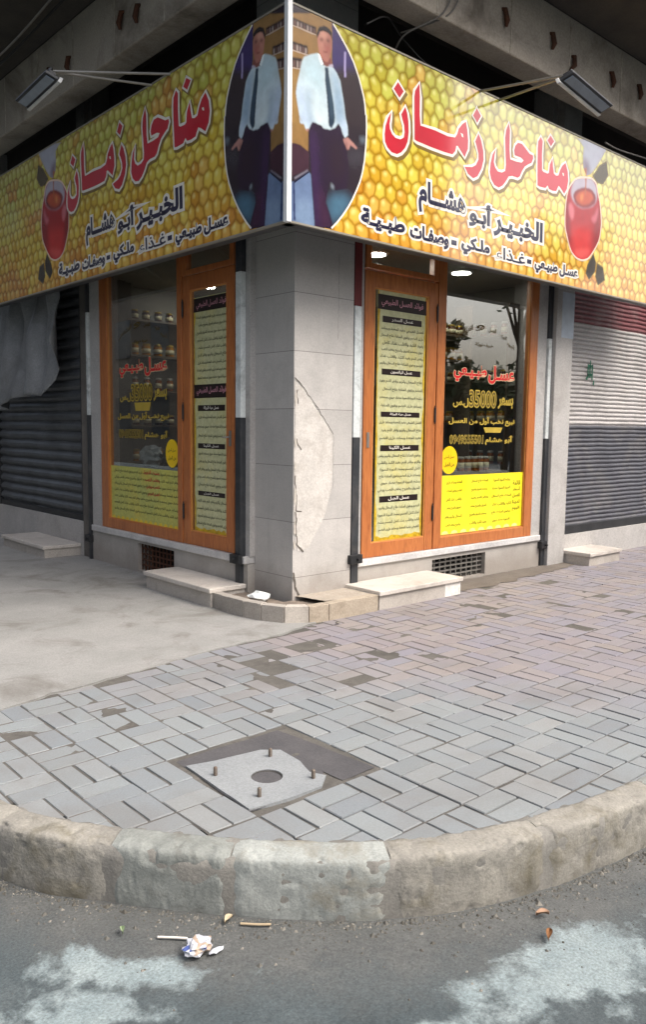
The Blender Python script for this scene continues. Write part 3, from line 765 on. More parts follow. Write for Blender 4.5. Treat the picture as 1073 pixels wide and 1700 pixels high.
def window(M, a0, a1, b0, b1, wl, wr, label):
    mb = MB(); bar(mb, M, a0, a0+wl, b0, b1, -0.06, 0.0); bar(mb, M, a1-wr, a1, b0, b1, -0.06, 0.0)
    bar(mb, M, a0+wl, a1-wr, b0, b0+0.095, -0.06, -0.002); bar(mb, M, a0+wl, a1-wr, b1-0.1, b1, -0.06, -0.002)
    wn = mb.build('window', M_wood, B, 0.004); wn['label'] = label
    mb = MB(); bar(mb, M, a0+wl-0.005, a1-wr+0.005, b0+0.09, b1-0.095, -0.036, -0.030); mb.build('pane', M_glass, wn)
    mb = MB(); frame4(mb, M, a0+wl-0.002, a1-wr+0.002, b0+0.093, b1-0.098, 0.010, 0.010, 0.010, -0.029, -0.012); mb.build('bead', flat('bead_wood2', hexc('c08044'), 0.4), wn)
    return wn
DT = 2.56
drR = door(MR, 4.445, 5.30, 0.320, DT, 'orange wooden door with a poster over its pane, right of the pillar', True, True)
drL = door(ML, -5.90+0.045, -5.12, 0.362, DT+0.01, 'orange wooden door in the shaded left front, beside the pillar', False, True)
wnR = window(MR, 5.304, 6.775, 0.320, 3.0, 0.10, 0.125, 'right shop window with price lettering on its glass')
wnL = window(ML, -7.34, -5.859, 0.362, 3.0, 0.145, 0.075, 'shaded left shop window with a white bag behind its glass')
# transoms above the doors
for M, a0, a1 in ((MR, 4.445, 5.30), (ML, -5.855, -5.12)):
    mb = MB(); frame4(mb, M, a0, a1, DT+0.014, 3.0, 0.06, 0.045, 0.06, -0.06, -0.004); tw = mb.build('transom', M_wood, B, 0.004)
    mb = MB(); bar(mb, M, a0+0.055, a1-0.055, DT+0.055, 2.945, -0.036, -0.030); mb.build('pane', M_glass, tw)
# reveals either side of the frames, spandrel wall above them
mb = MB()
mb.box(4.29, 4.443, RY+0.02, RY+0.2, 0.318, 3.0); mb.box(6.777, 6.93, RY+0.004, RY+0.2, 0.318, 3.0)
mb.box(LX+0.02, LX+0.2, 4.93, 5.118, 0.36, 3.0); mb.box(LX+0.004, LX+0.2, 7.342, 7.55, 0.36, 3.0)
mb.each('reveal', M_pier, B)
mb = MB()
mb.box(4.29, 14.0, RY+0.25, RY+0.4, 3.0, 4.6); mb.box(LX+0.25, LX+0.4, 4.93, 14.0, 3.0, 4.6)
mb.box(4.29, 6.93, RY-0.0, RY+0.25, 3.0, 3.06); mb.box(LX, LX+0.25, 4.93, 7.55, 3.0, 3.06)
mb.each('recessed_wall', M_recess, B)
# piers between the shops
mb = MB(); mb.box(7.0, 7.30, RY-0.055, RY+0.4, -0.05, 4.6); mb.box(6.93, 7.0, RY+0.03, RY+0.4, -0.05, 4.6)
mb.build('pier', M_pier, B, 0.004)
mb = MB(); mb.box(7.085, 7.302, RY-0.057, RY-0.05, 2.26, 2.70); mb.build('pier_tile', M_blue, B)
mb = MB(); mb.box(LX+0.02, LX+0.5, 7.62, 7.80, -0.05, 4.6); mb.box(LX+0.06, LX+0.4, 7.55, 7.62, -0.05, 4.6)
mb.build('pier', surf('grimy_pier', hexc('5a5651'), hexc('6d6862'), 4, 0.85, 0.2, 70, dirt=hexc('34302c'), dirt_scale=3), B)
# neighbours' thresholds and walls beyond
mb = MB(); mb.box(7.30, 9.6, RY+0.02, RY+0.3, -0.05, 0.27); mb.box(9.6, 14, RY-0.02, RY+0.4, -0.05, 4.6)
mb.box(LX+0.02, LX+0.4, 7.80, 10.2, -0.05, 0.36); mb.box(LX-0.02, LX+0.4, 10.2, 14, -0.05, 4.6)
mb.each('neighbour_wall', M_pier, B)
# balcony beams, slab and upper walls
BZ0, BZ1 = 4.235, 4.78
mb = MB(); mb.box(3.2, 14, 3.95, 4.17, BZ0, BZ1); mb.box(3.2, 3.42, 4.17, 14, BZ0, BZ1)
be = mb.build('balcony_beam', M_conc, B, 0.012)
mb = MB()
for x in (3.75, 4.55, 5.42, 6.25, 7.1, 7.9): mb.box(x-0.008, x+0.008, 3.946, 3.952, BZ0+0.01, BZ1-0.02)
for y in (4.6, 5.35, 6.1, 6.85, 7.6, 8.4): mb.box(3.196, 3.202, y-0.008, y+0.008, BZ0+0.01, BZ1-0.02)
mb.each('beam_joint', surf('beam_joint_streak', hexc('bdb4a6'), hexc('8a8073'), 9, 0.9, 0.2, 70), be)
for x, z in ((4.75, 4.53), (5.30, 4.47), (5.95, 4.50), (6.28, 4.42), (6.9, 4.47), (7.4, 4.5)):
    a = random.uniform(-0.5, 0.5)
    stub = MB(); stub.tube([(x, 3.96, z+0.06), (x+0.01, 3.93, z+0.05), (x+0.01+a*0.04, 3.915, z-0.03), (x+a*0.1, 3.93, z-0.07)], [0.012, 0.02, 0.022, 0.012], 7); stub.build('rebar_stub', M_rust, be)
for y, z in ((4.65, 4.53), (5.1, 4.48), (5.70, 4.42), (5.95, 4.46), (6.9, 4.43), (7.3, 4.46)):
    a = random.uniform(-0.5, 0.5)
    stub = MB(); stub.tube([(3.21, y, z+0.06), (3.18, y+0.01, z+0.05), (3.165, y+0.01+a*0.04, z-0.03), (3.18, y+a*0.1, z-0.07)], [0.012, 0.02, 0.022, 0.012], 7); stub.build('rebar_stub', M_rust, be)
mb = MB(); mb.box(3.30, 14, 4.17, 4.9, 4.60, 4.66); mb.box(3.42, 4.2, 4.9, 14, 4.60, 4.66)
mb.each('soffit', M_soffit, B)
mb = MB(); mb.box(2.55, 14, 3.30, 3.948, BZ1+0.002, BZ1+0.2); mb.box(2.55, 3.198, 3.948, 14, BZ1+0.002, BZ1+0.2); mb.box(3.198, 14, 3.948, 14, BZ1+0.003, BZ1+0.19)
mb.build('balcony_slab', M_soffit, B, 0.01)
mb = MB(); mb.box(2.55, 14, 3.30, 3.42, BZ1+0.2, BZ1+1.2); mb.box(2.55, 2.67, 3.42, 14, BZ1+0.2, BZ1+1.2); mb.box(3.7, 14, 4.5, 4.7, BZ1+0.19, 11); mb.box(3.7, 3.9, 4.7, 14, BZ1+0.19, 11)
mb.each('upper_wall', M_plaster, B)
# room inside
M_in = surf('room_wall', hexc('77756d'), hexc('85827a'), 3, 0.8, 0.1, 60)
mb = MB(); mb.box(7.02, 7.1, 4.7, 7.9, 0.3, 3.0); mb.box(3.9, 7.02, 7.8, 7.9, 0.3, 3.0)
mb.each('inner_wall', M_in, B)
mb = MB(); mb.box(LX+0.2, 7.02, RY+0.2, 7.8, 0.2, 0.31)
mb.build('inner_floor', surf('floor_tiles', hexc('6d655c'), hexc('7d746a'), 3, 0.4, 0.05, 60), B)
mb = MB(); mb.box(LX+0.21, 7.02, RY+0.21, 7.8, 2.80, 2.88); mb.box(LX+0.2, 7.0, RY+0.075, RY+0.21, 2.80, 2.99); mb.box(LX+0.075, LX+0.21, RY+0.21, 7.6, 2.80, 2.99)
mb.build('inner_ceiling', surf('ceiling_paint', hexc('a5a299'), hexc('b0ada4'), 3, 0.8, 0.05, 60), B)

# ------------------------------------------------------------------ shutter guide rails of the shop
RAILG = 'two tone steel shutter rails beside the shop fronts'
def rail(M, a0, a1, d, zb, zs, zw, ztop, label, top):
    t = thing('shutter_rail', label, 'rail', M((a0+a1)/2, zb, d), RAILG)
    mb = MB(); bar(mb, M, a0, a1, zb, zs, -0.02, d); mb.build('lower_section', M_black, t, 0.003)
    mb = MB(); bar(mb, M, a0+0.002, a1-0.002, zs, zw, -0.02, d-0.002); mb.build('white_section', M_white, t, 0.003)
    mb = MB(); bar(mb, M, a0, a1, zw, ztop, -0.02, d-0.004); mb.build('top_section', top, t, 0.003)
    mb = MB(); bar(mb, M, a0-0.035, a1+0.02, zb+0.20, zb+0.27, 0.0, d+0.03); mb.tube([M((a0+a1)/2, zb+0.235, d+0.03), M((a0+a1)/2, zb+0.235, d+0.055)], 0.012, 8)
    mb.build('lock_box', M_dmetal, t, 0.004)
rail(MR, 4.30, 4.375, 0.03, 0.10, 1.28, 2.27, 3.0, 'black and white shutter rail with dark red top, between pillar and right door', M_maroon)
rail(MR, 6.935, 6.995, 0.02, -0.02, 1.27, 2.24, 3.0, 'thin shutter rail between the right window frame and the pale pier', M_black)
rail(ML, -5.055, -4.985, 0.03, 0.10, 1.42, 2.50, 3.0, 'black and white shutter rail between the left door and the pillar', M_black)
rail(ML, -7.60, -7.555, 0.02, -0.02, 1.45, 2.45, 3.0, 'thin shutter rail at the far end of the left front', M_black)

# ------------------------------------------------------------------ steps and the low kerb around the pillar
def step(name, x0, x1, y0, y1, zt, side, label):
    t = thing(name, label, 'step', ((x0+x1)/2, (y0+y1)/2, 0))
    if side == 'R':
        mb = MB(); mb.box(x0+0.015, x1-0.015, y0+0.02, y1, -0.03, zt-0.036); mb.build('riser', M_stepr, t, 0.003)
        mb = MB(); mb.box(x0, x1, y0, y1, zt-0.036, zt); mb.build('tread', M_step, t, 0.006)
    else:
        mb = MB(); mb.box(x0+0.02, x1, y0+0.015, y1-0.015, -0.03, zt-0.036); mb.build('riser', M_stepr, t, 0.003)
        mb = MB(); mb.box(x0, x1, y0, y1, zt-0.036, zt); mb.build('tread', M_step, t, 0.006)
    return t
st = step('stone_step', 4.245, 5.23, 4.10, RY-0.002, 0.145, 'R', 'pale stone step in front of the right door')
mb = MB(); mb.box(5.02, 5.216, 4.1185, 4.121, 0.0, 0.105); mb.build('paint_smear', flat('white_smear', hexc('d8d5cf'), 0.8, var=0.2, vs=30), st)
step('stone_step', 3.30, LX-0.002, 4.945, 5.93, 0.15, 'L', 'grey stone step in front of the left door')
step('stone_step', 7.31, 7.95, 4.15, RY+0.018, 0.13, 'R', 'pale step under the right neighbour shutter')
step('stone_step', 3.25, LX+0.018, 7.86, 9.0, 0.13, 'L', 'dusty step under the dark left neighbour shutter')
ring_o = [(3.335, 4.945), (3.325, 4.75), (3.33, 4.56), (3.365, 4.40), (3.44, 4.235), (3.58, 4.135), (3.75, 4.115), (4.243, 4.112)]
def off_path(P, o):
    out = []
    for i in range(len(P)):
        a = Vector(P[max(i-1, 0)]); b = Vector(P[min(i+1, len(P)-1)]); d = (b-a).normalized(); n = Vector((-d.y, d.x)); out.append(tuple(Vector(P[i])+n*o))
    return out
ring_i = off_path(ring_o, 0.075)
rg = thing('low_kerb', 'low curved tiled kerb wrapped around the foot of the corner pillar', 'kerb', (3.6, 4.4, 0))
M_ring = [surf('ring_tile_grey', hexc('98928a'), hexc('a8a198'), 6, 0.7, 0.3, 90, dirt=hexc('7b7268'), dirt_scale=4), surf('ring_tile_pale', hexc('b6aea4'), hexc('c3bbb0'), 6, 0.7, 0.3, 90, dirt=hexc('8f867b'), dirt_scale=4), surf('ring_rough', hexc('9c9080'), hexc('ab9f8e'), 9, 0.9, 0.6, 70, dirt=hexc('6f6555'), dirt_scale=6)]
for i in range(len(ring_o)-1):
    a, b, c, d = ring_o[i], ring_o[i+1], ring_i[i+1], ring_i[i]
    e = 0.0025; u = (Vector(b)-Vector(a)).normalized()*e
    mb = MB(); zt = 0.122+random.uniform(-0.003, 0.003)
    mb.add([(a[0]+u.x, a[1]+u.y, -0.03), (b[0]-u.x, b[1]-u.y, -0.03), (c[0]-u.x, c[1]-u.y, -0.03), (d[0]+u.x, d[1]+u.y, -0.03), (a[0]+u.x, a[1]+u.y, zt), (b[0]-u.x, b[1]-u.y, zt), (c[0]-u.x, c[1]-u.y, zt), (d[0]+u.x, d[1]+u.y, zt)],
           [(0, 1, 2, 3), (4, 5, 6, 7), (0, 1, 5, 4), (1, 2, 6, 5), (2, 3, 7, 6), (3, 0, 4, 7)])
    mb.build('kerb_tile', M_ring[(0, 0, 0, 0, 1, 2, 2)[i]], rg, 0.004)
mb = MB()
fill = ring_i+[(4.243, 4.49), (3.64, 4.49), (3.64, 4.945)]
mb.poly(fill, lambda a, b, d: (a, b, d), 0.085)
mb.build('rubble_fill', surf('rubble', hexc('6a5f55'), hexc('82766a'), 14, 0.95, 0.8, 60), rg)
mb = MB()
P = ragged([(3.80, 4.20), (4.24, 4.19), (4.24, 4.49), (3.74, 4.49)], 0.05, 0.02)
mb.poly(P, lambda a, b, d: (a, b, d), 0.118)
mb.build('mortar_top', surf('mortar_top_mix', hexc('978d80'), hexc('a79d90'), 9, 0.95, 0.5, 70), rg)

# ------------------------------------------------------------------ neighbour shutters
def shutter(M, a0, a1, b0, bands, pitch_, depth, label, name='roller_shutter', box=None):
    t = thing(name, label, 'shutter', M((a0+a1)/2, b0, 0))
    for (z0, z1, mat, nm) in bands:
        mb = MB(); n = int(round((z1-z0)/pitch_)); pr = []
        for k in range(n):
            zb = z0+(z1-z0)*k/n; h = (z1-z0)/n
            for u, dd in ((0.0, 0.0), (0.12, -0.15), (0.22, 0.35), (0.45, 0.95), (0.7, 0.9), (0.92, 0.35)): pr.append((zb+u*h, dd*depth))
        pr.append((z1, 0.0))
        NA = 36
        vs = [M(a0+(a1-a0)*k/NA, z+0.006*noise.noise(Vector((k*0.23, z*1.1, a0))), -0.07+d+0.012*noise.noise(Vector((k*0.2, z*2.3, a0+5)))) for z, d in pr for k in range(NA+1)]
        mb.add(vs, [(i*(NA+1)+k, i*(NA+1)+k+1, (i+1)*(NA+1)+k+1, (i+1)*(NA+1)+k) for i in range(len(pr)-1) for k in range(NA)], 0, False)
        mb.build(nm, mat, t)
    mb = MB(); bar(mb, M, a0, a1, b0-0.03, b0+0.06, -0.08, -0.045); mb.build('bottom_bar', M_dmetal, t, 0.004)
    for a in (a0, a1): 
        mb = MB(); bar(mb, M, a-0.025, a+0.025, b0-0.03, bands[-1][1], -0.09, -0.035); mb.build('guide', M_dmetal if name != 'roller_shutter' else box or M_dmetal, t, 0.003)
    return t
M_shg = surf('shutter_light_grey', hexc('a9a5a3'), hexc('b8b4b1'), 4, 0.5, 0.05, 70, dirt=hexc('8b8683'), dirt_scale=3, metal=0.1)
M_shd = surf('shutter_dark_blue_grey', hexc('43444b'), hexc('55565d'), 4, 0.5, 0.05, 70, dirt=hexc('74706c'), dirt_scale=3, metal=0.2)
M_shr = surf('shutter_red_band', hexc('6b3338'), hexc('7c4145'), 5, 0.5, 0.05, 70, dirt=hexc('8a7573'), dirt_scale=4)
M_shl = surf('shutter_grimy_grey', hexc('4d5053'), hexc('5f6265'), 4, 0.5, 0.08, 70, dirt=hexc('3a3a3a'), dirt_scale=3, metal=0.25)
sh = shutter(MR, 7.32, 9.58, 0.30, [(0.34, 1.41, M_shd, 'dark_slats'), (1.41, 2.46, M_shg, 'pale_slats'), (2.46, 3.3, M_shr, 'red_slats')], 0.046, 0.014, 'closed shutter with dark lower, grey middle and red top, right of the shop', box=M_pier)
mb = MB()
M_green = flat('green_stencil', hexc('2f6a52'), 0.6)
for (a, b, ww, hh) in ((7.80, 1.98, 0.02, 0.14), (7.84, 2.0, 0.018, 0.18), (7.885, 1.97, 0.02, 0.16), (7.84, 1.94, 0.10, 0.025), (7.85, 2.03, 0.08, 0.025), (7.78, 1.90, 0.03, 0.03), (7.92, 1.86, 0.02, 0.05)):
    bar(mb, MR, a-ww/2, a+ww/2, b-hh/2, b+hh/2, -0.056, -0.053)
mb.build('stencil_mark', M_green, sh)
mb = MB(); bar(mb, MR, 7.36, 7.42, 0.36, 0.42, -0.05, -0.02); mb.tube([MR(7.375, 0.42, -0.035), MR(7.375, 0.45, -0.035), MR(7.405, 0.45, -0.035), MR(7.405, 0.42, -0.035)], 0.006, 8); mb.build('padlock', M_galv, sh, 0.006)
shutter(ML, -10.18, -7.83, 0.36, [(0.42, 3.3, M_shl, 'slats')], 0.105, 0.03, 'closed grimy dark grey shutter left of the shop, half behind a tarp')
# tarpaulin hanging from the awning of the left neighbour
mb = MB(); nu, nv = 26, 30; vs = []
for i in range(nu+1):
    u = i/nu
    for j in range(nv+1):
        v = j/nv
        y = 7.96+u*1.75
        bot = 1.62 + 0.55*max(0, (0.22-u)/0.22)**1.5 + 0.12*math.sin(u*5.0)*u
        z = 3.1+(bot-3.1)*v
        d = 0.10+0.05*math.sin(u*17+v*2.5)*(0.3+v)+0.045*math.sin(u*31-v*4)+0.10*v*v+0.05*noise.noise(Vector((u*5, v*4, 0)))
        vs.append((LX-d, y-0.10*v*v*(1-u)+0.03*noise.noise(Vector((u*3, v*6, 4))), z))
mb.add(vs, [(i*(nv+1)+j, (i+1)*(nv+1)+j, (i+1)*(nv+1)+j+1, i*(nv+1)+j+1) for i in range(nu) for j in range(nv)], 0, True)
tp = mb.build('tarpaulin', surf('dusty_tarp', hexc('6f7173'), hexc('858788'), 5, 0.5, 0.2, 60, dirt=hexc('585756'), dirt_scale=3))
sm = tp.modifiers.new('s', 'SOLIDIFY'); sm.thickness = 0.003
tag(tp, 'dusty grey plastic tarpaulin gathered over the top of the left neighbour shutter', 'tarpaulin')

# ------------------------------------------------------------------ the big sign
def px_poly(P, ox, oy, sc, dst='R'):
    """outline read from the photograph -> metres along the sign"""
    out = []
    for x, y in P:
        u, v = ox+x/sc, oy+y/sc
        r_ = cF+cR*((u-536.5)/1338.0)+cD*((v-850.0)/1338.0)
        t = SY/r_.y; p = Vector((0, 0, CAMH))+r_*t
        out.append((p.x-SX, p.z))
    return out
T1 = lambda P: px_poly(P, 630, 120, 5.647)
T2 = lambda P: px_poly(P, 800, 190, 6.706)
TITLE = [
 T1([(113,372),(80,430),(58,500),(48,580),(52,650),(75,705),(115,750),(165,768),(205,750),(240,710),(265,650),(275,560),(272,460),(262,390),(243,325),(205,395),(215,440),(232,500),(236,560),(228,612),(195,630),(150,615),(118,580),(98,530),(95,480),(103,420)]),
 T1([(175,92),(228,180),(188,240),(135,155)]),
 T1([(375,105),(335,175),(328,230),(328,400),(330,630),(350,645),(480,700),(600,745),(685,770),(712,740),(722,690),(735,690),(760,730),(800,795),(830,720),(833,640),(825,540),(812,465),(780,485),(745,530),(730,580),(710,612),(640,600),(520,545),(385,500),(378,400),(380,230)]),
 T1([(930,575),(900,650),(915,700),(930,760),(930,820),(905,870),(870,890),(800,885),(830,950),(880,995),(920,975),(960,900),(978,820),(975,740),(955,640)]),
 T1([(915,340),(952,410),(918,475),(880,405)]),
 T2([(303,95),(272,180),(262,260),(265,400),(270,560),(262,630),(225,648),(180,635),(150,590),(135,530),(143,450),(158,385),(120,450),(100,540),(90,640),(105,720),(140,785),(190,815),(235,790),(275,735),(300,690),(340,685),(400,705),(425,690),(450,630),(480,580),(520,555),(555,540),(575,490),(570,455),(535,440),(490,380),(450,330),(405,315),(375,350),(362,400),(368,455),(435,480),(468,512),(445,538),(385,525),(318,500),(311,400),(315,180)]),
 T2([(660,250),(632,300),(625,380),(622,560),(622,790),(650,805),(710,820),(735,790),(750,830),(790,850),(830,855),(848,815),(858,795),(880,820),(920,885),(950,830),(965,740),(960,640),(935,540),(900,570),(875,620),(855,680),(830,682),(805,660),(795,580),(790,490),(760,560),(750,650),(735,660),(690,640),(674,620),(672,450),(680,300)]),
 T2([(768,235),(808,300),(772,355),(735,290)])]
EYES = [T1([(760,568),(783,580),(788,612),(774,606)]), T2([(898,650),(915,655),(918,690),(905,680)])]
def uv_panel(name, M, mat, parent, a0, a1, b0, b1, d0, d1):
    """sign box whose front face carries a UV in metres"""
    mb = MB(); bar(mb, M, a0, a1, b0, b1, d0, d1)
    o = mb.build(name, [mat, M_signback], parent)
    uvl = o.data.uv_layers.new(name='UVMap')
    for p in o.data.polygons:
        n = p.normal
        fd = Vector(M(0, 0, 1))-Vector(M(0, 0, 0))
        p.material_index = 0 if n.dot(fd) > 0.9 else 1
        for li in p.loop_indices:
            v = o.data.vertices[o.data.loops[li].vertex_index].co
            a = (v.x-SX) if M is SR else -(v.y-SY)
            uvl.data[li].uv = (a+10, v.z-b0)
    return o
SG = thing('shop_sign', 'large yellow honeycomb shop sign wrapped around the corner with red Arabic lettering', 'sign', (SX, SY, SZ0))
M_red = flat('print_red', hexc('c0142c'), 0.28, 0.5, var=0.1, vs=3)
M_wh = flat('print_white', hexc('ece6da'), 0.3, 0.5, var=0.05)
M_shadow = flat('print_brown', hexc('7d6420'), 0.3, 0.5)
M_navy = flat('print_navy', hexc('1c1a3a'), 0.3, 0.5, var=0.2)
M_tan = flat('print_tan', hexc('8f6e42'), 0.3, 0.5, var=0.25, vs=5)
M_pdark = flat('print_dark_brown', hexc('2c2128'), 0.3, 0.5, var=0.4, vs=6)
M_ppurp = flat('print_purple', hexc('34275c'), 0.3, 0.5, var=0.35, vs=5)
M_pmar = flat('print_maroon', hexc('3b2230'), 0.3, 0.5, var=0.3, vs=6)
M_ptrs = flat('print_trousers', hexc('2f1c36'), 0.3, 0.5, var=0.35, vs=4)
M_pgrey = flat('print_blue_grey', hexc('6a7f9c'), 0.3, 0.5, var=0.2, vs=4)
M_pblue = flat('print_blue', hexc('35566e'), 0.3, 0.5, var=0.4, vs=6)
M_shirt = flat('print_shirt', hexc('c9dde6'), 0.3, 0.5, var=0.12, vs=5)
M_shirt2 = flat('print_shirt_fold', hexc('93aec4'), 0.3, 0.5, var=0.15, vs=8)
M_skin = flat('print_skin', hexc('b07868'), 0.3, 0.5, var=0.18, vs=12)
M_skin2 = flat('print_skin_shade', hexc('7e4c44'), 0.3, 0.5, var=0.2, vs=12)
M_hair = flat('print_hair', hexc('1e1616'), 0.3, 0.5)
M_tie = flat('print_tie', hexc('2b3c4c'), 0.3, 0.5, var=0.25, vs=14)
M_honey = flat('print_honey_red', hexc('b40d14'), 0.25, 0.5, var=0.25, vs=3)
M_honey2 = flat('print_honey_light', hexc('d4524a'), 0.25, 0.5, var=0.15)
M_amber = flat('print_amber', hexc('b8401c'), 0.25, 0.5, var=0.3, vs=14)
M_lilac = flat('print_glass_lilac', hexc('b4b4c4'), 0.25, 0.5, var=0.2, vs=8)
M_pbot = flat('print_bottle', hexc('7d6a66'), 0.3, 0.5, var=0.4, vs=30)
Q1 = lambda P: px_poly(P, 470, 30, 7.153)
Q2 = lambda P: px_poly(P, 470, 190, 7.153)
ARC = Q1([(600,60),(655,150),(700,230),(755,330),(800,420),(845,520),(880,620),(915,730),(940,830),(965,930),(980,1030),(990,1160)])+Q2([(997,0),(1000,130),(998,260),(990,400),(975,560),(950,700),(920,810),(880,910),(830,1020),(780,1110),(720,1200),(650,1290),(580,1362)])
def strip(P, w_, inner=True):
    o = off_path(P, w_)
    return P+list(reversed(o))
import numpy as np
class Print:
    """a printed photograph: outlines painted into a fine grid of coloured cells and softened"""
    def __init__(s, a0, a1, b0, b1, h=0.004):
        s.a0, s.b0, s.h = a0, b0, h; s.na = int((a1-a0)/h); s.nb = int((b1-b0)/h)
        s.A, s.B = np.meshgrid(a0+(np.arange(s.na)+0.5)*h, b0+(np.arange(s.nb)+0.5)*h, indexing='ij')
        s.img = np.zeros((s.na, s.nb, 3)); s.cov = np.zeros((s.na, s.nb), bool)
    def mask(s, P):
        m = np.zeros(s.A.shape, bool)
        for i in range(len(P)):
            (x0, y0), (x1, y1) = P[i], P[i-1]
            if y0 == y1: continue
            c = (y0 > s.B) != (y1 > s.B); m ^= c & (s.A < (x1-x0)*(s.B-y0)/(y1-y0)+x0)
        return m
    def blur(s, x, r):
        r = int(r)
        for _ in range(2):
            for ax in (0, 1):
                p = np.concatenate([np.repeat(x.take([0], ax), r, ax), x, np.repeat(x.take([-1], ax), r, ax)], ax)
                c = np.cumsum(p, ax); z = np.zeros_like(c.take([0], ax)); c = np.concatenate([z, c], ax); n = 2*r+1
                x = (c.take(range(n, c.shape[ax]), ax)-c.take(range(0, c.shape[ax]-n), ax))/n
        return x
    def fill(s, P, col, soft=0, amt=1.0, clip=None):
        m = s.mask(P).astype(float)
        if soft: m = s.blur(m[..., None], soft)[..., 0]
        if clip is not None: m = m*clip
        m = (m*amt)[..., None]; s.img = s.img*(1-m)+np.array(hexc(col))*m
        return m[..., 0]
    def noise(s, amt, cell, seed):
        rs = np.random.RandomState(seed); n = rs.rand(s.na//cell+3, s.nb//cell+3)
        n = np.kron(n, np.ones((cell, cell)))[:s.na, :s.nb]; n = s.blur(n[..., None], max(1, cell//2)); s.img = s.img*(1+amt*(n-0.5))
    def build(s, name, M, d, mat, parent, outline, soft=1):
        img = np.clip(s.blur(s.img, soft) if soft else s.img, 0, 1); keep = s.mask(outline)
        vid = -np.ones((s.na+1, s.nb+1), int); vs = []; fs = []; cols = []
        for i, j in zip(*np.nonzero(keep)):
            q = []
            for di, dj in ((0, 0), (1, 0), (1, 1), (0, 1)):
                if vid[i+di, j+dj] < 0:
                    vid[i+di, j+dj] = len(vs); vs.append(M(s.a0+(i+di)*s.h, s.b0+(j+dj)*s.h, d))
                    c_ = img[min(i+di, s.na-1), min(j+dj, s.nb-1)]; cols += [c_[0], c_[1], c_[2], 1.0]
                q.append(vid[i+di, j+dj])
            fs.append(q)
        mb = MB(); mb.add(vs, fs, 0); o = mb.build(name, mat, parent)
        at = o.data.color_attributes.new('ink', 'FLOAT_COLOR', 'POINT'); at.data.foreach_set('color', cols)
        return o
def ink_mat():
    mt, nt, b = mk('print_ink')
    a = N(nt, 'ShaderNodeVertexColor'); a.layer_name = 'ink'; L(nt, a.outputs[0], b.inputs['Base Color'])
    b.inputs['Roughness'].default_value = 0.25; b.inputs['Coat Weight'].default_value = 0.5; b.inputs['Coat Roughness'].default_value = 0.06; b.inputs['Coat IOR'].default_value = 1.55
    return mt
M_ink = ink_mat()
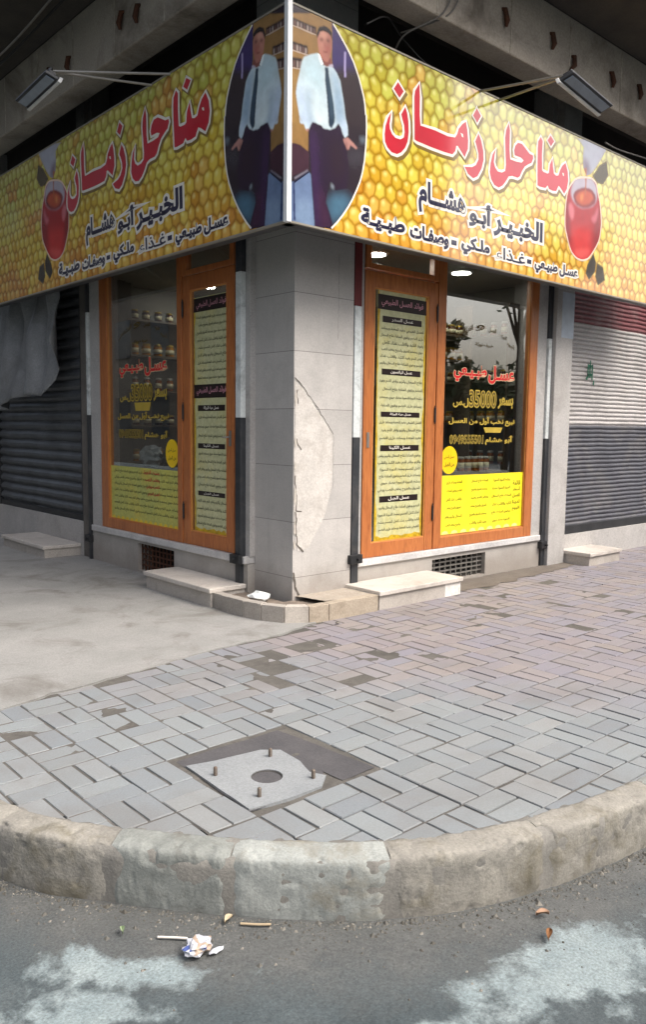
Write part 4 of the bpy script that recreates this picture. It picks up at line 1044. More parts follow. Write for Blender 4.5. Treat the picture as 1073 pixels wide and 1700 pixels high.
def make_portrait():
    p = Print(0.012, 0.70, SZ0+0.004, SZ1-0.004, 0.0033)
    p.img[:] = hexc('2b2129')
    f = p.fill
    f(Q1([(560,-40),(700,-40)])+ARC[1:9]+Q1([(940,900),(740,850),(585,700)]), '3a2d62', 4)
    f(Q1([(600,600),(940,600),(1000,1288),(600,1288)]), '33282c', 8)
    f(Q1([(20,-60),(585,-60),(585,700),(300,1000),(300,1288)])+Q2([(300,440),(200,360),(40,320)]), '8f6d40', 1)
    f(Q1([(20,560),(300,560),(300,1288),(20,1288)]), '9c7b48', 8, 0.6)
    f(Q2([(40,320),(200,360),(310,450),(310,660),(130,720),(40,780)]), '3f2632', 1)
    f(Q2([(40,790),(130,800),(310,680),(335,720),(380,1330),(40,1300)]), '66799a', 1)
    f(Q2([(140,1000),(340,1000),(380,1330),(140,1300)]), '7f96b0', 8, 0.6)
    f(Q2([(118,800),(138,800),(148,1255),(125,1250)]), '232a55', 1); f(Q2([(130,790),(300,665),(310,690),(135,815)]), '1f2038', 0); f(Q2([(140,745),(300,650),(300,668),(140,765)]), '8a8694', 1)
    f(Q2([(520,1020),(620,930),(760,950),(830,1020),(720,1200),(600,1290),(540,1180)]), '4a7088', 10, 0.9)
    f(Q2([(910,260),(980,260),(985,340),(925,350)]), '67727c', 3, 0.8)
    f(Q2([(760,420),(960,380),(960,560),(800,640)]), '45424a', 10, 0.7)
    f(Q1([(728,400),(750,400),(750,700),(728,700)]), 'a89bc8', 1)
    for (x0, y0, x1, y1, h, nb) in ((85, -25, 395, 108, 85, 8), (85, 262, 295, 330, 100, 6), (85, 455, 230, 480, 120, 4)):
        f(Q1([(x0, y0), (x1, y1), (x1, y1+h), (x0, y0+h)]), '33241f', 1)
        for k in range(nb):
            u0 = (k+0.15)/nb; u1 = (k+0.7)/nb
            f(Q1([(x0+(x1-x0)*u0, y0+(y1-y0)*u0+h*0.3), (x0+(x1-x0)*u1, y0+(y1-y0)*u1+h*0.3), (x0+(x1-x0)*u1, y0+(y1-y0)*u1+h), (x0+(x1-x0)*u0, y0+(y1-y0)*u0+h)]), ('9a8480', '6d4f48', 'b5a29a')[k % 3], 1, 0.85)
        f(Q1([(x0, y0+h), (x1, y1+h), (x1, y1+h+16), (x0, y0+h+16)]), 'b5a294', 0, 0.8)
    TR = Q2([(340,85),(310,200),(320,420),(335,650),(350,900),(365,1100),(380,1330),(600,1345),(560,1180),(510,1040),(540,850),(560,790),(620,900),(760,880),(790,700),(760,450),(720,250),(690,130),(580,175),(460,140)])
    t = f(TR, '2a1b30', 1)
    f(Q2([(320,200),(400,200),(430,700),(440,1330),(370,1330),(335,650)]), '3f2750', 9, 0.7, t)
    f(Q2([(560,300),(700,300),(760,700),(600,800)]), '30202a', 12, 0.8, t)
    f(Q2([(420,900),(480,900),(560,1330),(450,1330)]), '4a2740', 9, 0.6, t)
    f(Q2([(575,812),(608,850),(600,890),(572,860)]), '8b97a0', 2, 0.9)
    SH = Q1([(415,415),(330,430),(250,460),(225,520),(200,640),(172,760),(155,880),(170,1000),(190,1110),(205,1240),(245,1260)])+Q2([(190,0),(215,70),(250,110),(275,180),(310,170),(335,110)])+Q2([(350,80),(460,130),(480,160),(560,180),(620,160),(660,100),(690,150),(715,240),(740,280),(775,240),(770,150),(750,60)])+Q1([(745,1190),(725,1010),(700,860),(680,740),(640,650),(600,590),(560,560),(530,570),(470,545),(440,500)])
    t = f(SH, 'c2d3da', 1)
    f(Q1([(240,480),(420,440),(480,560),(500,900),(320,760),(240,700)]), 'aecbd4', 10, 0.6, t)
    f(Q1([(160,800),(230,800),(260,1000),(330,1288),(200,1288)]), 'aebfdc', 8, 0.7, t)
    f(Q1([(285,850),(330,840),(322,960),(345,1120),(390,1288),(330,1288),(282,1050)]), '8da4bd', 6, 0.8, t)
    f(Q1([(560,600),(640,650),(690,800),(735,1060),(750,1288),(660,1288),(620,1000),(590,800)]), '8ea8c0', 8, 0.85, t)
    f(Q1([(610,900),(650,900),(680,1200),(640,1288)]), '6f88a4', 7, 0.7, t)
    f(Q2([(680,60),(760,60),(770,250),(720,250)]), 'b9cbe2', 6, 0.7, t)
    f(Q1([(330,1000),(520,1100),(540,1288),(400,1288)]), 'd2dfe0', 10, 0.6, t)
    f(Q1([(500,580),(540,585),(545,660),(570,820),(600,1000),(618,1180)])+Q2([(612,100),(580,165),(545,130),(540,20)])+Q1([(535,1100),(520,900),(502,740)]), '27384a', 1)
    f(Q1([(530,700),(550,690),(590,1000),(600,1200),(580,1200)]), '4a6274', 4, 0.5)
    sk = f(Q1([(455,540),(520,575),(590,560),(570,470),(455,470)]), '7e4a44', 1)
    f(Q1([(415,415),(440,430),(485,545),(455,560),(430,500)]), 'e3eef0', 0)
    f(Q1([(540,560),(590,545),(600,580),(560,575)]), 'b9b2c4', 1)
    h_ = f(Q1([(415,160),(445,140),(520,150),(575,200),(580,280),(578,370),(560,450),(535,520),(500,515),(465,470),(435,410),(418,330),(410,240)]), 'b47a6a', 1)
    f(Q1([(530,200),(590,200),(590,380),(560,520),(520,520),(540,380)]), '7c4640', 7, 0.8, h_)
    f(Q1([(430,160),(520,170),(520,230),(430,220)]), 'c99b88', 5, 0.8, h_)
    f(Q1([(430,400),(470,400),(520,520),(480,520)]), '9a564e', 5, 0.7, h_)
    f(Q1([(495,330),(560,335),(550,400),(500,395)]), 'a8524e', 4, 0.6, h_)
    f(Q1([(405,240),(400,180),(430,105),(490,90),(545,118),(582,170),(586,262),(572,215),(540,180),(480,152),(440,162),(420,215)]), '1d1417', 1)
    f(Q1([(438,236),(480,242),(478,272),(442,268)]), '4a2a2a', 2, 0.8); f(Q1([(518,248),(554,254),(550,284),(520,278)]), '3c2024', 2, 0.8)
    f(Q1([(478,392),(530,398),(524,412),(484,406)]), '6e332f', 1, 0.8)
    f(Q1([(500,270),(513,345),(488,352)]), '8d5048', 2, 0.6)
    f(Q2([(715,290),(775,270),(800,300),(840,340),(885,395),(870,412),(830,380),(800,360),(785,415),(765,418),(750,380),(730,340)]), 'b08078', 1)
    f(Q2([(740,320),(760,330),(775,415),(760,418)]), '6e4440', 2, 0.6)
    f(Q2([(275,175),(310,165),(300,200),(285,200)]), 'a87870', 1)
    p.noise(0.22, 9, 1); p.noise(0.10, 3, 2)
    return p
PORTRAIT = make_portrait()
PORT_OUT = [(0.0, SZ0), (0.0, SZ1), (0.34, SZ1)]+ARC
# jar of honey near the far end
Qj = lambda P: px_poly(P, 920, 230, 6.8)
JAR_OUT = smooth_poly(Qj([(165,560),(140,680),(125,850),(125,1000),(150,1120),(190,1270),(250,1350),(320,1380),(390,1360),(440,1290),(480,1220),(520,1130),(540,950),(525,740),(500,620),(480,500),(420,440),(250,440)]), 2)
POUR = Qj([(245,-10),(300,40),(338,100),(330,200),(335,330),(370,420),(420,400),(470,340),(540,230),(600,120),(620,60)])
PETAL = Qj([(450,1290),(480,1400),(470,1500),(400,1600),(360,1520),(380,1420)]); PETAL2 = Qj([(490,1400),(560,1450),(580,1600),(500,1660),(470,1560)]); STEM = Qj([(440,420),(520,300),(600,250),(620,420),(560,520),(490,500)])
def make_jar():
    p = Print(2.98, 4.25, SZ0+0.004, SZ1-0.004)
    p.img[:] = hexc('a9924a'); f = p.fill
    f(POUR, 'aeb0bd', 3); f(Qj([(335,200),(400,260),(420,400),(370,420),(335,330)]), '6d5566', 6, 0.8)
    f(PETAL, '33291c', 2); f(PETAL2, '3a2e1c', 2); f(STEM, '4c4020', 2)
    t = f(JAR_OUT, 'a30c12', 1)
    f(Qj([(200,1000),(420,1000),(420,1330),(220,1330)]), 'cc2a26', 10, 0.8, t)
    f(Qj([(125,700),(180,700),(190,1200),(140,1200)]), '6d0a10', 6, 0.7, t); f(Qj([(470,800),(545,800),(520,1200),(440,1250)]), '7a0c12', 7, 0.7, t)
    f(smooth_poly(Qj([(190,600),(230,450),(330,400),(440,440),(490,560),(490,700),(430,770),(300,780),(215,700)])), 'b4b2bf', 3, 0.9)
    f(smooth_poly(Qj([(215,640),(250,580),(340,545),(430,570),(480,650),(470,730),(400,780),(320,780),(250,740)])), '7d1c18', 1)
    f(smooth_poly(Qj([(245,660),(290,600),(360,580),(430,610),(455,680),(400,740),(330,755),(270,720)])), 'b8481e', 2)
    f(Qj([(300,630),(340,620),(330,700),(300,700)]), 'd8843c', 3, 0.8); f(Qj([(345,330),(375,330),(372,500),(365,640),(350,640),(358,500)]), 'a8582c', 1, 0.9)
    f(smooth_poly(Qj([(165,740),(200,720),(235,800),(225,900),(200,920),(175,850)])), 'd07078', 3, 0.9)
    f(smooth_poly(Qj([(500,760),(505,850),(470,960),(440,940),(420,900),(470,850)])), 'c4606c', 3, 0.9)
    f(smooth_poly(Qj([(225,1260),(320,1240),(420,1250),(380,1330),(310,1355),(255,1330)])), 'd8504a', 4, 0.8)
    p.noise(0.15, 6, 5)
    return p
JARP = make_jar()
for M, a0, a1, shift, lab in ((SR, 0.0, SLEN, 0.0, 'right face of the sign'), (SL, -SLEN, 0.0, -3.975, 'shaded left face of the sign')):
    pn = uv_panel('sign_panel', M, M_comb, SG, a0, a1, SZ0, SZ1, -0.10, 0.0)
    pn['label'] = lab
    sh_ = [[(a+shift, b) for a, b in P] for P in TITLE]
    ey = [[(a+shift, b) for a, b in P] for P in EYES]
    mb = MB()
    put_stroke(mb, sh_, M, 0.0009, 0.030, 0, 0.0003, (0.014, -0.014))
    put_stroke(mb, sh_, M, 0.0018, 0.021, 1, 0.0003)
    for P in sh_: mb.poly(P, M, 0.0026, 2)
    for P in ey: mb.poly(P, M, 0.0030, 1)
    mb.build('title_lettering', [M_shadow, M_wh, M_red], pn)
    mb = MB()
    l2 = (1.215+shift, 2.765+shift)
    # second line: three words, each fitted to its own stretch
    for s, f0, f1, z0, z1 in (('هشـــام', 0.0, 0.335, 2.905, 3.115), ('أبـو', 0.375, 0.535, 2.905, 3.085), ('الخبـيـر', 0.575, 1.0, 2.885, 3.075)):
        bx = (l2[0]+(l2[1]-l2[0])*f0, l2[0]+(l2[1]-l2[0])*f1, z0, z1)
        put_text(mb, s, bx, M, 0.0012, 0, 0.0, 0.15); put_text(mb, s, bx, M, 0.0024, 1, 0.015, 0.030)
    mb.build('name_lettering', [M_wh, M_navy], pn)
    mb = MB()
    l3 = (0.645+shift, 3.34+shift)
    for s, f0, f1, z0, z1 in (('طبـيـة', 0.0, 0.155, 2.70, 2.82), ('وصفـات', 0.18, 0.335, 2.685, 2.80), ('-', 0.352, 0.368, 2.735, 2.752), ('ملـكي', 0.395, 0.52, 2.685, 2.81), ('غـذاء', 0.555, 0.70, 2.705, 2.80), ('-', 0.715, 0.731, 2.735, 2.752), ('طبيـعي', 0.755, 0.88, 2.675, 2.79), ('عسـل', 0.895, 1.0, 2.69, 2.79)):
        bx = (l3[0]+(l3[1]-l3[0])*f0, l3[0]+(l3[1]-l3[0])*f1, z0, z1)
        fat = s != 'غـذاء'; put_text(mb, s, bx, M, 0.0012, 0, 0.0, 0.17 if fat else 0.13); put_text(mb, s, bx, M, 0.0024, 1, 0.015 if fat else 0.008, 0.036 if fat else 0.012)
    mb.build('trade_lettering', [M_wh, M_navy], pn)
    mir = (lambda a, b, d, M=M: M(a, b, d)) if M is SR else (lambda a, b, d, M=M: M(-a, b, d))
    po = PORTRAIT.build('printed_portrait', mir, 0.0012, M_ink, pn, PORT_OUT, 0)
    po['label'] = 'printed oval photograph of a man in white shirt and dark tie'
    mb = MB(); put = strip(ARC, -0.013)
    mb.poly(put, mir, 0.0022, 0); mb.build('portrait_border', M_wh, pn)
    for nm, P in (('printed_jar', JAR_OUT), ('printed_spout', POUR), ('printed_petal', PETAL), ('printed_petal', PETAL2), ('printed_stem', STEM)):
        JARP.build(nm, mir, 0.0016 if nm == 'printed_jar' else 0.0010, M_ink, pn, P)
    mb = MB(); put_stroke(mb, [JAR_OUT], mir, 0.0022, 0.008, 0, 0.0003); mb.build('jar_border', flat('print_pale_pink', hexc('e8c8b0'), 0.3), pn)
mb = MB(); mb.box(SX-0.016, SX+0.022, SY-0.016, SY+0.022, SZ0-0.004, SZ1+0.01); mb.build('corner_trim', M_alu, SG, 0.004)
mb = MB()
for M, a0, a1 in ((SR, 0.024, SLEN), (SL, -SLEN, -0.024)):
    bar(mb, M, a0, a1, SZ0-0.004, SZ0+0.008, -0.02, 0.005); bar(mb, M, a0, a1, SZ1-0.006, SZ1+0.006, -0.02, 0.005)
mb.build('edge_trim', flat('dull_trim', hexc('8a8478'), 0.5), SG)
# brackets that carry the sign
for k in range(5):
    q_ = 0.5+k*1.15
    for p0, p1 in ((SR(q_, SZ1-0.1, -0.10), (SX+q_, RY+0.24, SZ1-0.1)), (SR(q_, SZ0+0.1, -0.10), (SX+q_, RY+0.24, SZ0+0.42)), (SL(-q_, SZ1-0.1, -0.10), (LX+0.24, SY+q_, SZ1-0.1)), (SL(-q_, SZ0+0.1, -0.10), (LX+0.24, SY+q_, SZ0+0.42))):
        MB().tube([p0, p1], 0.014, 8).build('bracket', M_dmetal, SG)

# ------------------------------------------------------------------ floodlights on arms
def floodlight(A0, A1, B0, base, label):
    """A0-A1: near lower edge; B0: vector from that edge to the upper edge; base: arm feet on the sign top"""
    A0, A1, B0 = Vector(A0), Vector(A1), Vector(B0)
    t = thing('floodlight', label, 'floodlight', (A0+A1+B0)*0.5, 'floodlights on arms above the sign')
    ex = (A1-A0).normalized(); ey = B0.normalized(); ez = ex.cross(ey)
    if ez.z < 0: ez = -ez
    W, H = (A1-A0).length, B0.length
    Mx = Matrix((ex, ey, ez)).transposed().to_4x4(); Mx.translation = A0
    mb = MB(); mb.box(0, W, 0.012, H, 0, 0.03, 0, Mx); mb.build('housing', M_dmetal, t, 0.006)
    mb = MB()
    for k in range(13): mb.box(0.03+k*(W-0.06)/12-0.003, 0.03+k*(W-0.06)/12+0.003, 0.04, H-0.03, 0.03, 0.062, 0, Mx)
    mb.build('heat_sink', M_dmetal, t)
    mb = MB(); mb.box(-0.004, W+0.004, -0.012, 0.012, -0.012, 0.034, 0, Mx); mb.build('front_rim', flat('pale_rim', hexc('c9c9c6'), 0.4), t, 0.003)
    mb = MB(); mb.box(0.02, W-0.02, 0.03, H-0.02, -0.008, -0.001, 0, Mx); mb.build('lens', flat('lamp_lens', hexc('7d8894'), 0.1), t)
    mb = MB(); p = [Mx @ Vector(q) for q in ((W*0.25, H*0.5, 0.03), (W*0.25, H*0.62, 0.15), (W*0.8, H*0.62, 0.15), (W*0.8, H*0.5, 0.03))]
    for a, b in zip(p, p[1:]): mb.tube([a, b], 0.014, 6)
    mb.build('yoke', M_black, t)
    mid = (p[1]+p[2])/2
    for bs in base:
        mb = MB(); mb.tube([bs, p[1].lerp(p[2], 0.15)], 0.010, 8); mb.build('arm', M_galv, t)
floodlight((5.06, 3.28, 3.735), (5.60, 3.28, 3.655), (0.045, -0.09, 0.05), [(5.37, 4.02, 3.90), (5.12, 4.02, 3.90)], 'dark floodlight with pale rim on rods above the right face of the sign')
floodlight((2.56, 5.70, 3.755), (2.56, 6.25, 3.715), (-0.09, 0.045, 0.05), [(3.27, 5.62, 3.90), (3.27, 5.35, 3.90)], 'dark floodlight with pale rim on rods above the left face of the sign')
# loose cables
M_cable = flat('cable_grey', hexc('6f6b66'), 0.6); M_cableb = flat('cable_black', hexc('1c1b1a'), 0.6)
def cable(pts, r, label, mat):
    P = [Vector(p) for p in pts]; out = []
    for i in range(len(P)-1):
        p0, p1, p2, p3 = P[max(i-1, 0)], P[i], P[i+1], P[min(i+2, len(P)-1)]
        for k in range(8):
            t = k/8; out.append(0.5*((2*p1)+(p2-p0)*t+(2*p0-5*p1+4*p2-p3)*t*t+(3*p1-p0-3*p2+p3)*t**3))
    out.append(P[-1]); mb = MB(); mb.tube(out, r, 6)
    tag(mb.build('cable', mat), label, 'cable')
cable([(4.75, 3.93, 4.75), (4.70, 3.93, 4.5), (4.60, 3.94, 4.26), (4.42, 4.15, 4.12), (4.50, 4.3, 4.0), (4.62, 4.2, 3.93)], 0.007, 'pale cable looping down from the beam behind the right sign face', M_cable)
cable([(4.82, 3.93, 4.75), (4.78, 3.93, 4.5), (4.66, 3.94, 4.27), (4.45, 4.2, 4.17)], 0.006, 'short pale cable tucked under the concrete beam on the right', M_cable)
cable([(3.9, 3.99, 3.98), (4.2, 4.1, 4.16), (4.45, 4.2, 4.15), (4.6, 4.12, 4.0), (4.66, 4.02, 3.92)], 0.006, 'black cable sagging behind the top edge of the sign near the portrait', M_cableb)
cable([(3.0, 8.5, 4.70), (2.9, 7.3, 4.60), (2.95, 6.3, 4.72), (2.9, 5.4, 4.74)], 0.012, 'black cable slung under the balcony slab over the left front', M_cableb)
cable([(2.7, 8.5, 4.55), (2.75, 7.4, 4.5), (2.8, 6.4, 4.62), (2.8, 5.4, 4.76)], 0.009, 'second cable drooping lower under the left balcony slab', M_cable)
cable([(6.95, 3.99, 3.95), (7.3, 4.05, 3.98), (7.9, 4.1, 4.05), (8.6, 4.2, 4.15)], 0.008, 'grey cable leaving the right end of the sign', M_cable)

# ------------------------------------------------------------------ posters and lettering on the glass
random.seed(11)
WORDS = 'العسل الطبيعي مفيد للمعدة ويساعد على الهضم ويقوي المناعة علاج السعال والربو وفقر الدم يفيد الكبد والقلب غذاء كامل للجسم ينشط الدورة الدموية مضاد حيوي يستخدم للحروق والجروح يخفف التعب وينقي البشرة'.split()
def line_txt(n):
    i = random.randrange(len(WORDS)-n); return ' '.join(WORDS[i:i+n])
M_pgreen = surf('poster_pale_green', hexc('b6b78c'), hexc('c2c198'), 4, 0.35, 0.0, 30, dirt=hexc('c9b84e'), dirt_scale=2.2, dirt_amt=0.5)
M_pyel = surf('poster_yellow', hexc('e9d81f'), hexc('efe038'), 3, 0.3, 0.0, 40)
M_phead = flat('poster_dark_band', hexc('241a18'), 0.35)
M_ppink = flat('poster_pink_lettering', hexc('c98f9c'), 0.35)
M_pblk = flat('poster_dark_lettering', hexc('2c3226'), 0.4)
M_pwht = flat('poster_white_lettering', hexc('e6e2d6'), 0.4)
M_pgold = flat('poster_gold_edge', hexc('b99a24'), 0.35, var=0.35, vs=25)
def poster(M, a0, a1, b0, b1, d, blocks, label, heads, gold=0.045):
    t = thing('poster', label, 'poster', M((a0+a1)/2, b0, d))
    mb = MB(); bar(mb, M, a0, a1, b0, b1, d-0.001, d); mb.build('paper', M_pgreen, t)
    mb = MB()
    P = [(a0, b0), (a1, b0)]+[(a1-(a1-a0)*k/14, b0+gold*(0.6+0.6*random.random())) for k in range(15)]
    mb.poly(P, M, d+0.0006, 0)
    for s in (0, 1):
        aa = a0 if s == 0 else a1; sg = 1 if s == 0 else -1
        P = [(aa, b0), (aa, b1)]+[(aa+sg*0.022*random.uniform(0.3, 1.2), b1-(b1-b0)*k/24) for k in range(25)]
        mb.poly(P, M, d+0.0004, 0)
    mb.build('gold_border', M_pgold, t)
    mb = MB(); mt = MB()
    for (z0, z1, full) in heads:
        e = 0.0 if full else 0.055
        bar(mb, M, a0+e, a1-e, z0, z1, d+0.0008, d+0.0014)
    mb.each('heading_band', M_phead, t)
    for (z0, z1, s, mi, e) in blocks['heads']:
        put_text(mt, s, (a0+e, a1-e, z0, z1), M, d+0.002, mi, 0.012)
    for (z0, z1, n) in blocks['text']:
        for k in range(n):
            zc = z1-(z1-z0)*(k+0.5)/n; h = min(0.034, (z1-z0)/n*0.62)
            sh_ = random.uniform(0.0, 0.04)
            put_text(mt, line_txt(random.choice((5, 6, 6))), (a0+0.03+sh_, a1-0.03, zc-h/2, zc+h/2), M, d+0.0012, 1, 0.012)
    mt.build('lettering', [M_ppink, M_pblk, M_pwht], t)
    return t
subs = ['عسل السدر', 'عسل اليانسون', 'عسل حبة البركة', 'عسل الكينا', 'عسل الجبل']
hz = [(2.187, 2.236), (1.778, 1.825), (1.444, 1.485), (1.170, 1.218), (0.755, 0.805)]
poster(MR, 4.600, 5.172, 0.435, 2.435, -0.026,
       {'heads': [(2.305, 2.375, 'فوائد العسل الطبيعي', 0, 0.04)]+[(a+0.010, b-0.006, s, 2, 0.16) for (a, b), s in zip(hz, subs)],
        'text': [(1.84, 2.165, 6), (1.50, 1.76, 4), (1.24, 1.43, 3), (0.825, 1.155, 6), (0.50, 0.735, 4)]},
       'tall pale green poster of honey texts filling the right door', [(2.285, 2.40, True)]+[(a, b, False) for a, b in hz])
hz2 = [(1.475, 1.522), (1.172, 1.213), (0.785, 0.822)]
poster(ML, -5.708, -5.212, 0.475, 2.385, -0.026,
       {'heads': [(2.285, 2.355, 'فوائد العسل الطبيعي', 0, 0.04), (1.60, 1.67, 'فوائد العسل الطبيعي', 0, 0.04)]+[(a+0.008, b-0.006, s, 2, 0.14) for (a, b), s in zip(hz2, subs[2:])],
        'text': [(1.71, 2.25, 9), (1.235, 1.46, 3), (0.84, 1.16, 5), (0.52, 0.77, 4)]},
       'tall pale green poster of honey texts filling the shaded left door', [(2.27, 2.378, True), (1.58, 1.688, True)]+[(a, b, False) for a, b in hz2])
# yellow price list in the right window
t = thing('poster', 'bright yellow price list along the bottom of the right window', 'poster', MR(6.0, 0.43, 0))
mb = MB(); bar(mb, MR, 5.402, 6.640, 0.428, 0.948, -0.0275, -0.0262); mb.build('paper', M_pyel, t)
mt = MB()
for ci, (x0, x1) in enumerate(((5.48, 5.72), (5.83, 6.10), (6.15, 6.46))):
    for k in range(6):
        zc = 0.885-k*0.076; put_text(mt, line_txt(3), (x0+random.uniform(0, 0.03), x1-random.uniform(0, 0.03), zc-0.016, zc+0.016), MR, -0.0255, 0, 0.014)
for k, s in enumerate(('قائمة', 'أسعار', 'العسل', 'لدينا', 'اليوم')):
    zc = 0.85-k*0.062; put_text(mt, s, (6.485, 6.60, zc-0.02, zc+0.022), MR, -0.0255, 0, 0.02)
mt.build('lettering', [flat('olive_lettering', hexc('3f4a12'), 0.4)], t)
mb = MB()
for k in range(9): a = 5.44+k*0.13; mb.poly([(a, 0.431), (a+0.10, 0.431), (a+0.085, 0.452), (a+0.05, 0.462), (a+0.015, 0.452)], MR, -0.0256, 0)
mb.build('scalloped_edge', flat('pale_yellow_print', hexc('ecd98a'), 0.4), t)
# green-yellow text poster in the left window
t = thing('poster', 'yellow-green text poster along the bottom of the left window', 'poster', ML(-6.6, 0.46, 0))
mb = MB(); bar(mb, ML, -7.198, -5.928, 0.452, 0.968, -0.0275, -0.0262); mb.build('paper', [surf('poster_lime', hexc('b3b866'), hexc('c2bd5c'), 4, 0.35, 0.0, 40, dirt=hexc('d2b53a'), dirt_scale=2.5)], t)
mt = MB()
for k in range(7):
    zc = 0.92-k*0.06; put_text(mt, ' '.join((line_txt(6), line_txt(6))), (-7.12, -5.97, zc-0.018, zc+0.018), ML, -0.0255, 0, 0.012)
for k in range(4):
    zc = 0.93-k*0.065; put_text(mt, line_txt(2), (-6.55+0.02*k, -6.28, zc-0.022, zc+0.022), ML, -0.0250, 1, 0.02)
mt.build('lettering', [M_pblk, flat('poster_red_lettering', hexc('c24a3a'), 0.4)], t)
mb = MB()
for k in range(14): a = -7.17+k*0.087; mb.poly([(a, 0.455), (a+0.07, 0.455), (a+0.055, 0.49), (a+0.015, 0.49)], ML, -0.0256, 0)
mb.build('scalloped_edge', flat('gold_print', hexc('e0c63c'), 0.4), t)
# round stickers
def sticker(M, a, b, ra, rb, label):
    t = thing('sticker', label, 'sticker', M(a, b, 0))
    P = [(a+ra*math.cos(k*math.pi/20), b+rb*math.sin(k*math.pi/20)) for k in range(40)]
    mb = MB(); mb.poly(P, M, -0.0245, 0); mb.build('disc', flat('sticker_yellow', hexc('e8c21a'), 0.35, var=0.06), t)
    mt = MB(); put_text(mt, 'عسل أصلي', (a-ra*0.62, a+ra*0.62, b+rb*0.05, b+rb*0.38), M, -0.0238, 0, 0.02); put_text(mt, 'من الجبل', (a-ra*0.6, a+ra*0.6, b-rb*0.5, b-rb*0.17), M, -0.0238, 0, 0.02)
    mt.build('lettering', flat('sticker_brown', hexc('5e4a12'), 0.4), t)
sticker(MR, 5.522, 1.083, 0.112, 0.122, 'round yellow sticker above the yellow price list, right window')
sticker(ML, -6.062, 1.115, 0.105, 0.122, 'round yellow sticker in the shaded left window')
# lettering on the panes (a part of each window)
M_lred = flat('decal_red', hexc('d3262a'), 0.35); M_lgold = flat('decal_gold', hexc('b39a3e'), 0.35); M_lpale = flat('decal_pale', hexc('d9c9a0'), 0.35)
M_dbrown = flat('decal_brown', hexc('5a4a20'), 0.4)
for M, wn, f in ((MR, wnR, lambda x: x), (ML, wnL, None)):
    mt = MB()
    D = -0.0285
    if M is MR: q_ = lambda u0, u1: (5.56+u0*0.88, 5.56+u1*0.88)
    else: q_ = lambda u0, u1: (-6.99+u0*0.84, -6.99+u1*0.84)
    dz = 0.0 if M is MR else 0.025
    for s, u0, u1 in (('طبـيـعي', 0.0, 0.52), ('عسـل', 0.56, 1.0)):
        a0, a1 = q_(u0, u1)
        put_text(mt, s, (a0, a1, 1.775+dz, 1.925+dz), M, D, 1, 0.0, 0.075); put_text(mt, s, (a0, a1, 1.775+dz, 1.925+dz), M, D+0.001, 0, 0.02, 0.022)
    a0, a1 = q_(0.0, 0.26); put_text(mt, 'ل.س', (a0, a1-0.02, 1.545+dz, 1.625+dz), M, D, 2, 0.02, 0.02)
    a0, a1 = q_(0.26, 0.70); put_text(mt, '35000', (a0, a1, 1.555+dz, 1.695+dz), M, D, 2, 0.01, 0.045); put_text(mt, '35000', (a0, a1, 1.555+dz, 1.695+dz), M, D+0.001, 3, 0.0)
    a0, a1 = q_(0.74, 1.0); put_text(mt, 'بسعر', (a0, a1, 1.55+dz, 1.645+dz), M, D, 2, 0.02, 0.02)
    a0, a1 = q_(-0.06, 1.04); put_text(mt, 'نبيع نخب أول من العسل', (a0, a1, 1.385+dz*0.4, 1.465+dz*0.4), M, D, 2, 0.02, 0.02)
    a0, a1 = q_(0.54, 1.0); put_text(mt, 'أبو هشام', (a0, a1, 1.215+dz*0.5, 1.295+dz*0.5), M, D, 2, 0.02, 0.016)
    a0, a1 = q_(-0.04, 0.50); put_text(mt, '0949555501', (a0, a1, 1.225+dz*0.5, 1.30+dz*0.5), M, D, 2, 0.01, 0.03); put_text(mt, '0949555501', (a0, a1, 1.225+dz*0.5, 1.30+dz*0.5), M, D+0.001, 3, 0.0)
    # an arch of small words above the red line
    arcw = ['أجود', 'أنواع', 'العسل', 'و', 'الغذاء', 'الملكي']
    ca = sum(q_(0.5, 0.5))/2
    for k, s in enumerate(reversed(arcw)):
        th = R(150-k*24); aa = ca+0.43*math.cos(th); bb = 2.06+0.19*math.sin(th)
        put_text(mt, s, (aa-0.055, aa+0.055, bb-0.022, bb+0.026), M, D, 4, 0.02, 0.0, skew=-0.5*math.cos(th))
    a0, a1 = q_(0.33, 0.62); put_text(mt, 'خبرة طويلة', (a0, a1, 2.085, 2.125), M, D, 4, 0.02)
    mt.build('glass_lettering', [M_lred, M_lpale, M_lgold, M_dbrown, M_dbrown], wn)
mb = MB(); mb.poly([(6.0, 1.373), (6.29, 1.373), (6.26, 1.325), (6.03, 1.325)], MR, -0.0282, 0); mb.build('gold_tag', M_lgold, wnR)
mb = MB(); mb.poly([(-6.72, 1.56), (-6.42, 1.56), (-6.45, 1.485), (-6.70, 1.485)], ML, -0.0288, 0); mb.build('gold_tag', M_lgold, wnL)

